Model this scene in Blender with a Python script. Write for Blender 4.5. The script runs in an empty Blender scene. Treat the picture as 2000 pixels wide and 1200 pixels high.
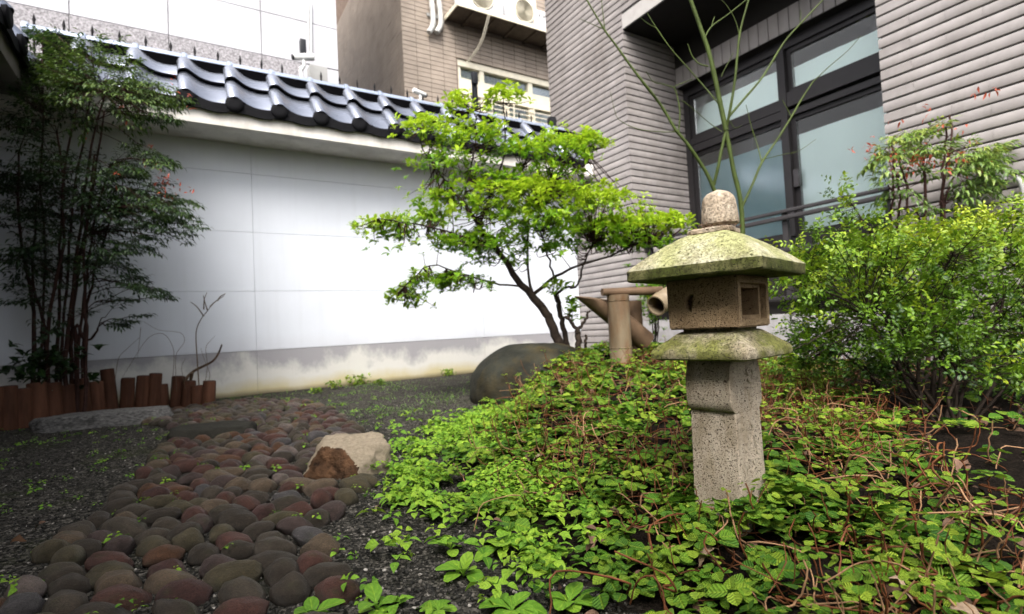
import bpy, bmesh, math, random
import numpy as np
from mathutils import Vector, Matrix, noise as mnoise

# ------------------------------------------------------------------ camera, sky, sun, exposure
scene = bpy.context.scene
COL = scene.collection
R = math.radians
EYE = np.array([0.0, 0.0, 0.5])
FPX = 1036.7                                   # focal length for a 2000 px wide frame
YAW, PITCH, ROLL = 0.554495, 0.038481, -0.049447


def cam_axes():
    cy, sy, cp, sp = math.cos(YAW), math.sin(YAW), math.cos(PITCH), math.sin(PITCH)
    fwd = np.array([sy * cp, cy * cp, sp])
    right = np.array([cy, -sy, 0.0])
    up = np.cross(right, fwd)
    cr, sr = math.cos(ROLL), math.sin(ROLL)
    return cr * right + sr * up, -sr * right + cr * up, fwd


RIGHT, UP, FWD = cam_axes()
cam_data = bpy.data.cameras.new("camera")
cam = bpy.data.objects.new("camera", cam_data)
COL.objects.link(cam)
m = Matrix(((RIGHT[0], UP[0], -FWD[0], EYE[0]), (RIGHT[1], UP[1], -FWD[1], EYE[1]), (RIGHT[2], UP[2], -FWD[2], EYE[2]), (0, 0, 0, 1)))
cam.matrix_world = m
cam_data.sensor_width = 36.0
cam_data.lens = FPX / 2000 * 36
cam_data.clip_start = 0.02
cam_data.clip_end = 200
cam_data.dof.use_dof = True
cam_data.dof.focus_distance = 1.12
cam_data.dof.aperture_fstop = 4.5
scene.camera = cam

SUN = Vector((-0.64, -0.70, 1.22)).normalized()
sun_el = math.asin(SUN.z)
sun_az = math.atan2(SUN.x, SUN.y)
world = bpy.data.worlds.new("World")
scene.world = world
world.use_nodes = True
wn = world.node_tree.nodes
bg = wn["Background"]
sky = wn.new("ShaderNodeTexSky")
sky.sky_type = 'NISHITA'
sky.sun_disc = False
sky.sun_elevation = sun_el
sky.sun_rotation = sun_az
sky.air_density = 0.8
sky.dust_density = 6.0
sky.ozone_density = 0.6
grey = wn.new("ShaderNodeHueSaturation")       # overcast: the clear sky's blue is mostly washed out
grey.inputs["Saturation"].default_value = 0.42
world.node_tree.links.new(sky.outputs[0], grey.inputs["Color"])
world.node_tree.links.new(grey.outputs[0], bg.inputs[0])
bg.inputs[1].default_value = 0.105
sl = bpy.data.lights.new("sun", 'SUN')
sl.energy = 1.05
sl.angle = R(38)
sl.color = (1.0, 0.97, 0.93)
so = bpy.data.objects.new("sun", sl)
so.rotation_euler = SUN.to_track_quat('Z', 'Y').to_euler()
COL.objects.link(so)
scene.view_settings.view_transform = 'Standard'
scene.view_settings.look = 'None'
scene.view_settings.exposure = 2.12
scene.view_settings.gamma = 1.0
try:
    scene.view_settings.use_curve_mapping = False
except Exception:
    pass
scene.render.engine = 'CYCLES'
scene.cycles.max_bounces = 8
scene.cycles.transparent_max_bounces = 12

rng = np.random.default_rng(11)
random.seed(5)


# ------------------------------------------------------------------ rays from the eye (survey of the photograph)
def ray(px, py):
    return RIGHT * ((px - 1000) / FPX) - UP * ((py - 600) / FPX) + FWD


def at_depth(px, py, d):
    return EYE + ray(px, py) * d


def at_z(px, py, z):
    r = ray(px, py)
    return EYE + r * ((z - EYE[2]) / r[2])


def at_x(px, py, x):
    r = ray(px, py)
    return EYE + r * (x / r[0])


def at_y(px, py, y):
    r = ray(px, py)
    return EYE + r * (y / r[1])


# ------------------------------------------------------------------ materials
def new_mat(name):
    mt = bpy.data.materials.new(name)
    mt.use_nodes = True
    nt = mt.node_tree
    return mt, nt, nt.nodes, nt.links, nt.nodes["Principled BSDF"]


def ramp(nodes, stops, interp='LINEAR'):
    r = nodes.new("ShaderNodeValToRGB")
    r.color_ramp.interpolation = interp
    el = r.color_ramp.elements
    while len(el) > 1:
        el.remove(el[-1])
    el[0].position, el[0].color = stops[0][0], (*stops[0][1], 1)
    for p, c in stops[1:]:
        e = el.new(p)
        e.color = (*c, 1)
    return r


def tex(nodes, links, kind, scale, coord, detail=6, rough=0.6, dist=0.0):
    if kind == 'noise':
        t = nodes.new("ShaderNodeTexNoise")
        t.inputs["Detail"].default_value = detail
        t.inputs["Roughness"].default_value = rough
        t.inputs["Distortion"].default_value = dist
    else:
        t = nodes.new("ShaderNodeTexVoronoi")
    t.inputs["Scale"].default_value = scale
    links.new(coord, t.inputs["Vector"])
    return t


def mixc(nodes, links, fac, a, b, mode='MIX'):
    x = nodes.new("ShaderNodeMix")
    x.data_type = 'RGBA'
    x.blend_type = mode
    for s, v in ((x.inputs[0], fac), (x.inputs[6], a), (x.inputs[7], b)):
        if hasattr(v, "links") or hasattr(v, "is_linked"):
            links.new(v, s)
        elif isinstance(v, (int, float)):
            s.default_value = v
        else:
            s.default_value = (*v, 1)
    return x.outputs[2]


def mapped(nodes, links, coord, scale=(1, 1, 1), loc=(0, 0, 0)):
    mp = nodes.new("ShaderNodeMapping")
    mp.inputs["Scale"].default_value = scale
    mp.inputs["Location"].default_value = loc
    links.new(coord, mp.inputs["Vector"])
    return mp.outputs[0]


def simple(name, col, rough=0.6, var=0.25, scale=12.0, bump=0.15, bscale=60.0, metal=0.0, spec=0.10, stretch=(1, 1, 1), rnd=0.0, stain=0.0, sscale=1.6, scol=(0.45, 0.42, 0.38)):
    """Base colour with noise variation, grain relief and a little difference from object to object."""
    mt, nt, n, l, p = new_mat(name)
    tc = n.new("ShaderNodeTexCoord")
    geo = n.new("ShaderNodeNewGeometry")
    co = tc.outputs["Object"]
    co = mapped(n, l, co, stretch)
    t = tex(n, l, 'noise', scale, co)
    c0 = tuple(max(0, c * (1 - var)) for c in col)
    c1 = tuple(min(1, c * (1 + var)) for c in col)
    r = ramp(n, [(0.3, c0), (0.7, c1)])
    l.new(t.outputs[0], r.inputs[0])
    out = r.outputs[0]
    if rnd:
        oi = n.new("ShaderNodeObjectInfo")
        rr = ramp(n, [(0, (1 - rnd,) * 3), (1, (1 + rnd,) * 3)])
        l.new(oi.outputs["Random"], rr.inputs[0])
        out = mixc(n, l, 1.0, out, rr.outputs[0], 'MULTIPLY')
    if stain:
        t3 = tex(n, l, 'noise', sscale, mapped(n, l, geo.outputs["Position"], (1, 1, 0.45)), 9, 0.68)
        r3 = ramp(n, [(0.46, (0, 0, 0)), (0.70, (stain, stain, stain))])
        l.new(t3.outputs[0], r3.inputs[0])
        out = mixc(n, l, r3.outputs[0], out, mixc(n, l, 1.0, out, scol, 'MULTIPLY'))
    l.new(out, p.inputs["Base Color"])
    p.inputs["Roughness"].default_value = rough
    p.inputs["Metallic"].default_value = metal
    p.inputs["Specular IOR Level"].default_value = spec
    if bump:
        t2 = tex(n, l, 'noise', bscale, co)
        b = n.new("ShaderNodeBump")
        b.inputs["Strength"].default_value = bump
        b.inputs["Distance"].default_value = 0.01
        l.new(t2.outputs[0], b.inputs["Height"])
        l.new(b.outputs[0], p.inputs["Normal"])
    return mt


def leaf_mat(name, dark, mid, light, rough=0.42, trans=0.35, vein=0.0, veins=9.0, spec=0.5):
    mt, nt, n, l, p = new_mat(name)
    a = n.new("ShaderNodeAttribute")
    a.attribute_name = "tint"
    r = ramp(n, [(0.0, dark), (0.5, mid), (1.0, light)])
    l.new(a.outputs["Fac"], r.inputs[0])
    tc = n.new("ShaderNodeTexCoord")
    t = tex(n, l, 'noise', 40, tc.outputs["Object"], 3)
    rr = ramp(n, [(0.3, (0.75, 0.75, 0.7)), (0.7, (1.2, 1.2, 1.15))])
    l.new(t.outputs[0], rr.inputs[0])
    col = mixc(n, l, 1.0, r.outputs[0], rr.outputs[0], 'MULTIPLY')
    # midrib and side veins from the leaf's own UVs
    uv = n.new("ShaderNodeUVMap")
    uv.uv_map = "UVMap"
    sep = n.new("ShaderNodeSeparateXYZ")
    l.new(uv.outputs[0], sep.inputs[0])

    def math_(op, x, y=None):
        q = n.new("ShaderNodeMath")
        q.operation = op
        for s, v in ((q.inputs[0], x), (q.inputs[1], y)):
            if v is None:
                continue
            if hasattr(v, "is_linked"):
                l.new(v, s)
            else:
                s.default_value = v
        return q.outputs[0]
    au = math_('ABSOLUTE', math_('SUBTRACT', sep.outputs[0], 0.5))
    rib = math_('SMOOTH_MIN', math_('MULTIPLY', au, 12.0), 1.0)
    side = math_('SINE', math_('MULTIPLY', math_('SUBTRACT', sep.outputs[1], math_('MULTIPLY', au, 0.7)), veins * 6.283))
    side = math_('ADD', math_('MULTIPLY', side, 0.5), 0.5)
    colv = mixc(n, l, math_('MULTIPLY', math_('SUBTRACT', 1.0, math_('MINIMUM', math_('MULTIPLY', au, 14.0), 1.0)), 0.5), col, light)
    if vein:
        colv = mixc(n, l, math_('MULTIPLY', math_('SUBTRACT', 1.0, side), 0.35), colv, dark)
    l.new(colv, p.inputs["Base Color"])
    p.inputs["Roughness"].default_value = rough
    p.inputs["Specular IOR Level"].default_value = spec
    b = n.new("ShaderNodeBump")
    b.inputs["Strength"].default_value = 0.25 + vein
    b.inputs["Distance"].default_value = 0.003
    l.new(math_('ADD', math_('MULTIPLY', side, 0.5 + vein), rib), b.inputs["Height"])
    l.new(b.outputs[0], p.inputs["Normal"])
    tr = n.new("ShaderNodeBsdfTranslucent")
    l.new(colv, tr.inputs[0])
    mx = n.new("ShaderNodeMixShader")
    mx.inputs[0].default_value = trans
    l.new(p.outputs[0], mx.inputs[1])
    l.new(tr.outputs[0], mx.inputs[2])
    l.new(mx.outputs[0], n["Material Output"].inputs[0])
    return mt


def granite_lantern(name, base, speck, moss=0.0, mosscol=(0.20, 0.22, 0.045), light=(0.5, 0.44, 0.35)):
    """Coarse tuff: pale stone with dark pits, cavities in relief and moss in patches."""
    mt, nt, n, l, p = new_mat(name)
    tc = n.new("ShaderNodeTexCoord")
    co = tc.outputs["Object"]
    n1 = tex(n, l, 'noise', 14, co, 8, 0.65)
    r1 = ramp(n, [(0.3, base), (0.7, light)])
    l.new(n1.outputs[0], r1.inputs[0])
    col = r1.outputs[0]
    if moss:
        n3 = tex(n, l, 'noise', 9, co, 6, 0.6)
        rm = ramp(n, [(0.62 - 0.35 * moss, (0, 0, 0)), (0.78 - 0.35 * moss, (1, 1, 1))])
        l.new(n3.outputs[0], rm.inputs[0])
        col = mixc(n, l, rm.outputs[0], col, mosscol)
        n4 = tex(n, l, 'noise', 120, co, 4, 0.7)
        rg = ramp(n, [(0.35, (0.55, 0.55, 0.5)), (0.6, (1.15, 1.15, 1.1))])
        l.new(n4.outputs[0], rg.inputs[0])
        col = mixc(n, l, 1.0, col, rg.outputs[0], 'MULTIPLY')
    nw = tex(n, l, 'noise', 7, mapped(n, l, co, (1.5, 1.5, 0.5)), 8, 0.7)
    rw = ramp(n, [(0.35, (0.62, 0.58, 0.5)), (0.52, (1, 1, 1)), (0.7, (1.15, 1.14, 1.12))])
    l.new(nw.outputs[0], rw.inputs[0])
    col = mixc(n, l, 0.8, col, rw.outputs[0], 'MULTIPLY')
    warp = mapped(n, l, co, (1, 1, 1.7))
    n2 = tex(n, l, 'noise', 360, warp, 4, 0.65)
    r2 = ramp(n, [(0.37, (1, 1, 1)), (0.43, (0, 0, 0))])
    l.new(n2.outputs[0], r2.inputs[0])
    n5 = tex(n, l, 'noise', 110, warp, 3, 0.6)
    r5 = ramp(n, [(0.33, (1, 1, 1)), (0.37, (0, 0, 0))])
    l.new(n5.outputs[0], r5.inputs[0])
    pit = mixc(n, l, 1.0, r2.outputs[0], r5.outputs[0], 'LIGHTEN')
    col = mixc(n, l, pit, col, speck)
    l.new(col, p.inputs["Base Color"])
    p.inputs["Roughness"].default_value = 0.92
    p.inputs["Specular IOR Level"].default_value = 0.2
    b = n.new("ShaderNodeBump")
    b.inputs["Strength"].default_value = 0.75
    b.inputs["Distance"].default_value = 0.003
    b.invert = True
    l.new(pit, b.inputs["Height"])
    b2 = n.new("ShaderNodeBump")
    b2.inputs["Strength"].default_value = 0.5
    b2.inputs["Distance"].default_value = 0.004
    l.new(n2.outputs[0], b2.inputs["Height"])
    l.new(b.outputs[0], b2.inputs["Normal"])
    l.new(b2.outputs[0], p.inputs["Normal"])
    return mt


def cobble_mat(name="cobble"):
    mt, nt, n, l, p = new_mat(name)
    oi = n.new("ShaderNodeObjectInfo")
    r = ramp(n, [(0.0, (0.036, 0.029, 0.022)), (0.18, (0.050, 0.041, 0.031)), (0.32, (0.056, 0.047, 0.028)), (0.44, (0.084, 0.062, 0.042)),
                 (0.54, (0.060, 0.028, 0.022)), (0.66, (0.048, 0.024, 0.021)), (0.76, (0.072, 0.036, 0.020)), (0.84, (0.049, 0.034, 0.031)),
                 (0.93, (0.060, 0.056, 0.058)), (0.97, (0.11, 0.088, 0.08))], 'CONSTANT')
    l.new(oi.outputs["Random"], r.inputs[0])
    tc = n.new("ShaderNodeTexCoord")
    off = n.new("ShaderNodeVectorMath")
    off.operation = 'ADD'
    l.new(tc.outputs["Object"], off.inputs[0])
    sc = n.new("ShaderNodeVectorMath")
    sc.operation = 'SCALE'
    l.new(oi.outputs["Location"], sc.inputs[0])
    sc.inputs[3].default_value = 37.0
    l.new(sc.outputs[0], off.inputs[1])
    co = off.outputs[0]
    n1 = tex(n, l, 'noise', 1.3, co, 8, 0.62)
    r1 = ramp(n, [(0.25, (0.5, 0.5, 0.46)), (0.75, (1.5, 1.45, 1.4))])
    l.new(n1.outputs[0], r1.inputs[0])
    col = mixc(n, l, 1.0, r.outputs[0], r1.outputs[0], 'MULTIPLY')
    nm = tex(n, l, 'noise', 0.9, mapped(n, l, co, (1, 1, 1), (5, 5, 5)), 6, 0.6)
    rm = ramp(n, [(0.56, (0, 0, 0)), (0.72, (1, 1, 1))])
    l.new(nm.outputs[0], rm.inputs[0])
    mossf = n.new("ShaderNodeMath")
    mossf.operation = 'MULTIPLY'
    l.new(rm.outputs[0], mossf.inputs[0])
    mossf.inputs[1].default_value = 0.5
    col = mixc(n, l, mossf.outputs[0], col, (0.04, 0.045, 0.018))
    n2 = tex(n, l, 'noise', 16, co, 4, 0.7)
    r2 = ramp(n, [(0.6, (0, 0, 0)), (0.68, (1, 1, 1))])
    l.new(n2.outputs[0], r2.inputs[0])
    f2 = n.new("ShaderNodeMath")
    f2.operation = 'MULTIPLY'
    l.new(r2.outputs[0], f2.inputs[0])
    f2.inputs[1].default_value = 0.35
    col = mixc(n, l, f2.outputs[0], col, (0.15, 0.14, 0.13))
    l.new(col, p.inputs["Base Color"])
    p.inputs["Roughness"].default_value = 0.5
    p.inputs["Specular IOR Level"].default_value = 0.28
    n7 = tex(n, l, 'noise', 13, co, 6, 0.8)
    r7 = ramp(n, [(0.36, (0.30, 0.30, 0.30)), (0.47, (0.95, 0.95, 0.95)), (0.56, (1.05, 1.05, 1.05)), (0.66, (2.1, 2.05, 2.0))])
    l.new(n7.outputs[0], r7.inputs[0])
    col2 = mixc(n, l, 1.0, col, r7.outputs[0], 'MULTIPLY')
    l.new(col2, p.inputs["Base Color"])
    b = n.new("ShaderNodeBump")
    b.inputs["Strength"].default_value = 0.6
    b.inputs["Distance"].default_value = 0.07
    l.new(n7.outputs[0], b.inputs["Height"])
    l.new(b.outputs[0], p.inputs["Normal"])
    return mt


def ground_mat():
    mt, nt, n, l, p = new_mat("ground")
    tc = n.new("ShaderNodeTexCoord")
    co = tc.outputs["Object"]
    v = tex(n, l, 'voronoi', 120, co)
    hs = n.new("ShaderNodeSeparateXYZ")
    l.new(v.outputs["Color"], hs.inputs[0])
    rg = ramp(n, [(0.0, (0.009, 0.009, 0.0075)), (0.4, (0.021, 0.020, 0.017)), (0.75, (0.046, 0.043, 0.036)), (1.0, (0.12, 0.11, 0.095))])
    l.new(hs.outputs[0], rg.inputs[0])
    mo = tex(n, l, 'noise', 2.2, co, 8, 0.65)
    rmo = ramp(n, [(0.52, (0, 0, 0)), (0.72, (0.7, 0.7, 0.7))])
    l.new(mo.outputs[0], rmo.inputs[0])
    gravel = mixc(n, l, rmo.outputs[0], rg.outputs[0], (0.026, 0.032, 0.011))
    so_ = tex(n, l, 'noise', 30, co, 8, 0.7)
    rs = ramp(n, [(0.3, (0.003, 0.0025, 0.002)), (0.7, (0.013, 0.0095, 0.007))])
    l.new(so_.outputs[0], rs.inputs[0])
    at = n.new("ShaderNodeAttribute")
    at.attribute_name = "bed"
    col = mixc(n, l, at.outputs["Fac"], gravel, rs.outputs[0])
    l.new(col, p.inputs["Base Color"])
    p.inputs["Roughness"].default_value = 0.95
    p.inputs["Specular IOR Level"].default_value = 0.04
    b = n.new("ShaderNodeBump")
    b.inputs["Strength"].default_value = 0.8
    b.inputs["Distance"].default_value = 0.008
    b.invert = True
    l.new(v.outputs["Distance"], b.inputs["Height"])
    b2 = n.new("ShaderNodeBump")
    b2.inputs["Strength"].default_value = 0.6
    b2.inputs["Distance"].default_value = 0.015
    l.new(so_.outputs[0], b2.inputs["Height"])
    l.new(b.outputs[0], b2.inputs["Normal"])
    l.new(b2.outputs[0], p.inputs["Normal"])
    return mt


def stained_wall(name, col, plinth=False):
    """Painted white board; the plinth carries grey mildew under its top joint and ochre splash stains at its foot."""
    mt, nt, n, l, p = new_mat(name)
    geo = n.new("ShaderNodeNewGeometry")
    pos = geo.outputs["Position"]
    n1 = tex(n, l, 'noise', 1.7, pos, 8, 0.6)
    r1 = ramp(n, [(0.3, tuple(c * 0.93 for c in col)), (0.7, col)])
    l.new(n1.outputs[0], r1.inputs[0])
    c = r1.outputs[0]
    sep = n.new("ShaderNodeSeparateXYZ")
    l.new(pos, sep.inputs[0])
    st = tex(n, l, 'noise', 2.6, mapped(n, l, pos, (1, 1, 0.7)), 8, 0.65)

    def zmask(z0, z1, amp):
        add = n.new("ShaderNodeMath")
        add.operation = 'MULTIPLY_ADD'
        l.new(st.outputs[0], add.inputs[0])
        add.inputs[1].default_value = amp
        l.new(sep.outputs[2], add.inputs[2])
        mr = n.new("ShaderNodeMapRange")
        mr.inputs[1].default_value = z0 + amp * 0.5
        mr.inputs[2].default_value = z1 + amp * 0.5
        l.new(add.outputs[0], mr.inputs[0])
        return mr.outputs[0]
    if plinth:
        grey = zmask(0.22, 0.37, 0.85)
        mul = n.new("ShaderNodeMath")
        mul.operation = 'MULTIPLY'
        l.new(grey, mul.inputs[0])
        mul.inputs[1].default_value = 0.85
        c = mixc(n, l, mul.outputs[0], c, (0.22, 0.215, 0.235))
        och = zmask(0.15, 0.04, 0.25)
        m2 = n.new("ShaderNodeMath")
        m2.operation = 'MULTIPLY'
        l.new(och, m2.inputs[0])
        m2.inputs[1].default_value = 0.75
        c = mixc(n, l, m2.outputs[0], c, (0.40, 0.33, 0.14))
        base = zmask(0.05, 0.0, 0.03)
        c = mixc(n, l, base, c, (0.10, 0.08, 0.04))
    else:
        low = zmask(0.56, 0.40, 0.28)
        mul = n.new("ShaderNodeMath")
        mul.operation = 'MULTIPLY'
        l.new(low, mul.inputs[0])
        mul.inputs[1].default_value = 0.35
        c = mixc(n, l, mul.outputs[0], c, (0.42, 0.41, 0.44))
        top = zmask(1.95, 2.4, 0.3)
        m3 = n.new("ShaderNodeMath")
        m3.operation = 'MULTIPLY'
        l.new(top, m3.inputs[0])
        m3.inputs[1].default_value = 0.3
        c = mixc(n, l, m3.outputs[0], c, (0.55, 0.5, 0.38))
    # rain streaks running down from the coping and the joints
    sk = tex(n, l, 'noise', 1.0, mapped(n, l, pos, (9.0, 9.0, 0.5)), 5, 0.65)
    rk = ramp(n, [(0.52, (1, 1, 1)), (0.80, (0.86, 0.855, 0.84))])
    l.new(sk.outputs[0], rk.inputs[0])
    c = mixc(n, l, 0.45, c, rk.outputs[0], 'MULTIPLY')
    sp_ = tex(n, l, 'noise', 7.0, pos, 8, 0.75)
    rs_ = ramp(n, [(0.66, (1, 1, 1)), (0.8, (0.72, 0.71, 0.69))])
    l.new(sp_.outputs[0], rs_.inputs[0])
    c = mixc(n, l, 0.6, c, rs_.outputs[0], 'MULTIPLY')
    l.new(c, p.inputs["Base Color"])
    p.inputs["Roughness"].default_value = 0.6
    n6 = tex(n, l, 'noise', 90, pos, 4)
    b = n.new("ShaderNodeBump")
    b.inputs["Strength"].default_value = 0.08
    b.inputs["Distance"].default_value = 0.004
    l.new(n6.outputs[0], b.inputs["Height"])
    l.new(b.outputs[0], p.inputs["Normal"])
    return mt


M = {}
M['ground'] = ground_mat()
M['cobble'] = cobble_mat()
M['pebble'] = simple('pebble', (0.085, 0.082, 0.075), 0.7, 0.75, 70, 0.2, 300)
M['wall_white'] = stained_wall('wall_white', (0.575, 0.605, 0.655))
M['plinth'] = stained_wall('plinth_white', (0.52, 0.51, 0.475), True)
M['fascia'] = simple('fascia', (0.70, 0.67, 0.62), 0.7, 0.12, 5, 0.15, 40, stretch=(0.4, 1, 3), stain=0.5, sscale=4)
M['sidewall_shade'] = simple('sidewall_shade', (0.17, 0.155, 0.135), 0.85, 0.2, 3, 0.1, 40, stain=0.5)  # darker than the white wall: the left corner's shade is in this colour
M['core'] = simple('core', (0.05, 0.05, 0.05), 0.9)
M['rooftile'] = simple('rooftile', (0.235, 0.255, 0.305), 0.27, 0.10, 9, 0.06, 30, metal=0.72, rnd=0.12)
M['tileface'] = simple('tileface', (0.008, 0.008, 0.009), 0.7, 0.2, 9, 0.06, 30, spec=0.04)
M['ridge'] = simple('ridge', (0.27, 0.31, 0.39), 0.34, 0.10, 9, 0.05, 40, metal=0.45, rnd=0.06)
M['greytile'] = simple('greytile', (0.245, 0.225, 0.217), 0.42, 0.10, 6, 0.05, 50, spec=0.35, rnd=0.08, stain=0.55)
M['grout'] = simple('grout', (0.055, 0.05, 0.05), 0.95)
M['plaster'] = simple('plaster', (0.34, 0.325, 0.31), 0.85, 0.08)
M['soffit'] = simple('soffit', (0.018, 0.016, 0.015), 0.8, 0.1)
M['frame'] = simple('frame', (0.022, 0.020, 0.021), 0.4, 0.1, metal=0.3, spec=0.4)
M['rail'] = simple('rail', (0.05, 0.046, 0.048), 0.35, 0.1, metal=0.4, spec=0.4)
M['kerb'] = simple('kerb', (0.26, 0.25, 0.25), 0.85, 0.15)
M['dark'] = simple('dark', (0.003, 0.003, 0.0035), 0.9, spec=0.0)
M['browntile'] = simple('browntile', (0.32, 0.268, 0.22), 0.5, 0.15, 3, 0.05, 50)
M['browngrout'] = simple('browngrout', (0.20, 0.15, 0.12), 0.9)
M['whitepanel'] = simple('whitepanel', (0.44, 0.44, 0.465), 0.5, 0.04, 3, stain=0.25)
M['granite'] = simple('granite', (0.26, 0.25, 0.26), 0.8, 0.6, 55, 0.3, 150)
M['ivory'] = simple('ivory', (0.70, 0.65, 0.52), 0.6, 0.08)
M['acwhite'] = simple('acwhite', (0.75, 0.76, 0.78), 0.45, 0.05, spec=0.4)
M['acgrille'] = simple('acgrille', (0.12, 0.11, 0.08), 0.6)
M['ledge'] = simple('ledge', (0.10, 0.08, 0.065), 0.7, 0.2)
M['pipe'] = simple('pipe', (0.5, 0.5, 0.48), 0.5, 0.15)
M['black'] = simple('black', (0.010, 0.011, 0.013), 0.35, spec=0.3)
M['spike'] = simple('spike', (0.010, 0.009, 0.010), 0.6)
M['cctv'] = simple('cctv', (0.68, 0.68, 0.66), 0.4, 0.06)
M['greybox'] = simple('greybox', (0.28, 0.28, 0.27), 0.5, 0.08)
M['blind'] = simple('blind', (0.88, 0.96, 0.95), 0.8, 0.03, 2, 0.05, 200)
M['blind_reflection'] = simple('blind_reflection', (0.26, 0.37, 0.41), 0.8, 0.05, 2, 0.05, 200)  # darker copy of the blind, painted as the pane's dark reflection
M['reflection_sheet'] = simple('tree_reflection', (0.36, 0.46, 0.24), 0.8, 0.75, 14, 0.1, 60)  # mottled green stands in for trees reflected in the rear panes
M['log'] = simple('log', (0.072, 0.032, 0.019), 0.75, 0.45, 9, 0.5, 26, stretch=(2.2, 2.2, 0.35), rnd=0.3)
M['log_end'] = simple('log_end', (0.06, 0.032, 0.022), 0.85, 0.3, 20, 0.3, 60)
M['bamboo'] = simple('bamboo', (0.135, 0.105, 0.068), 0.45, 0.6, 5, 0.1, 40, spec=0.25, stain=0.9, sscale=9, scol=(0.80, 0.52, 0.36), stretch=(1, 1, 0.25))
M['bamboo_dark'] = simple('bamboo_dark', (0.085, 0.055, 0.034), 0.5, 0.45, 7, 0.1, 40)
M['bark'] = simple('bark', (0.022, 0.016, 0.012), 0.85, 0.45, 25, 0.5, 70)
M['bark_red'] = simple('bark_red', (0.034, 0.017, 0.014), 0.8, 0.4, 25, 0.4, 70)
M['greenstem'] = simple('greenstem', (0.046, 0.064, 0.017), 0.5, 0.4, 9, 0.15, 60)
M['twig'] = simple('twig', (0.10, 0.07, 0.045), 0.8, 0.3)
M['redstem'] = simple('redstem', (0.095, 0.035, 0.015), 0.5, 0.7, 9, 0.1, 80)
M['drystem'] = simple('drystem', (0.20, 0.115, 0.062), 0.6, 0.6, 9, 0.1, 80)
M['boulder'] = simple('boulder', (0.015, 0.0155, 0.012), 0.8, 0.75, 2.4, 0.6, 18, spec=0.1, stain=0.95, sscale=4.5, scol=(2.1, 1.5, 0.7))
M['darkrock'] = simple('darkrock', (0.021, 0.020, 0.016), 0.9, 0.4, 6, 0.7, 24, spec=0.08)
M['greyrock'] = simple('greyrock', (0.10, 0.097, 0.092), 0.9, 0.75, 16, 0.9, 30, spec=0.1)
M['tanrock'] = simple('tanrock', (0.235, 0.195, 0.14), 0.85, 0.25, 14, 0.7, 50)
M['brownrock'] = simple('brownrock', (0.070, 0.037, 0.019), 0.75, 0.95, 2.2, 1.0, 9)
M['deadleaf'] = simple('deadleaf', (0.10, 0.06, 0.04), 0.7, 0.4, 30, 0.4, 90, rnd=0.35)
M['paleleaf'] = simple('paleleaf', (0.20, 0.145, 0.098), 0.7, 0.3, 30, 0.4, 90)
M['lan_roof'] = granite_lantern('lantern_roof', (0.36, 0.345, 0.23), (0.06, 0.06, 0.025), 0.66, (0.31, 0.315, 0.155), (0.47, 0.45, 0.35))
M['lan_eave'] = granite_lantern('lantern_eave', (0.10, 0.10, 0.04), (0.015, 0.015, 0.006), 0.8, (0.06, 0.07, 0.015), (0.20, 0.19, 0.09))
M['lan_mid'] = granite_lantern('lantern_mid', (0.27, 0.23, 0.17), (0.05, 0.042, 0.025), 0.55, (0.15, 0.155, 0.045), (0.42, 0.37, 0.29))
M['lan_box'] = granite_lantern('lantern_box', (0.20, 0.135, 0.075), (0.04, 0.025, 0.015), 0.0, light=(0.31, 0.225, 0.13))
M['lan_shaft'] = granite_lantern('lantern_shaft', (0.27, 0.225, 0.165), (0.05, 0.036, 0.024), 0.0, light=(0.40, 0.345, 0.275))
M['lan_finial'] = granite_lantern('lantern_finial', (0.34, 0.26, 0.19), (0.05, 0.03, 0.02), 0.16, (0.075, 0.042, 0.02), (0.50, 0.44, 0.37))

M['pilea'] = leaf_mat('pilea_leaf', (0.022, 0.075, 0.010), (0.085, 0.19, 0.016), (0.27, 0.37, 0.035), 0.55, 0.3, 0.5, 5.0, 0.15)
M['weed'] = leaf_mat('weed_leaf', (0.055, 0.15, 0.014), (0.15, 0.30, 0.028), (0.28, 0.42, 0.04), 0.55, 0.35, 0.1, 4.0, 0.15)
M['shrub'] = leaf_mat('shrub_leaf', (0.024, 0.085, 0.010), (0.12, 0.27, 0.014), (0.33, 0.46, 0.022), 0.35, 0.45, 0.0, 6.0, 0.35)
M['nandina'] = leaf_mat('nandina_leaf', (0.007, 0.022, 0.008), (0.022, 0.055, 0.011), (0.095, 0.15, 0.022), 0.4, 0.25, 0.0, 6.0, 0.3)
M['nandina_red'] = leaf_mat('nandina_red_leaf', (0.09, 0.12, 0.02), (0.36, 0.07, 0.035), (0.55, 0.10, 0.05), 0.4, 0.4, 0.0, 6.0)
M['nandina_lime'] = leaf_mat('nandina_lime_leaf', (0.045, 0.11, 0.02), (0.13, 0.23, 0.04), (0.33, 0.36, 0.07), 0.35, 0.35, 0.0, 6.0)
M['hedge'] = leaf_mat('hedge_leaf', (0.018, 0.060, 0.007), (0.11, 0.215, 0.013), (0.34, 0.41, 0.025), 0.32, 0.35, 0.0, 6.0, 0.35)
M['fern'] = leaf_mat('fern_leaf', (0.035, 0.09, 0.02), (0.08, 0.17, 0.03), (0.16, 0.27, 0.05), 0.5, 0.35)
M['grassblade'] = leaf_mat('grass_blade', (0.05, 0.12, 0.02), (0.10, 0.21, 0.03), (0.2, 0.32, 0.06), 0.5, 0.35)


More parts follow.
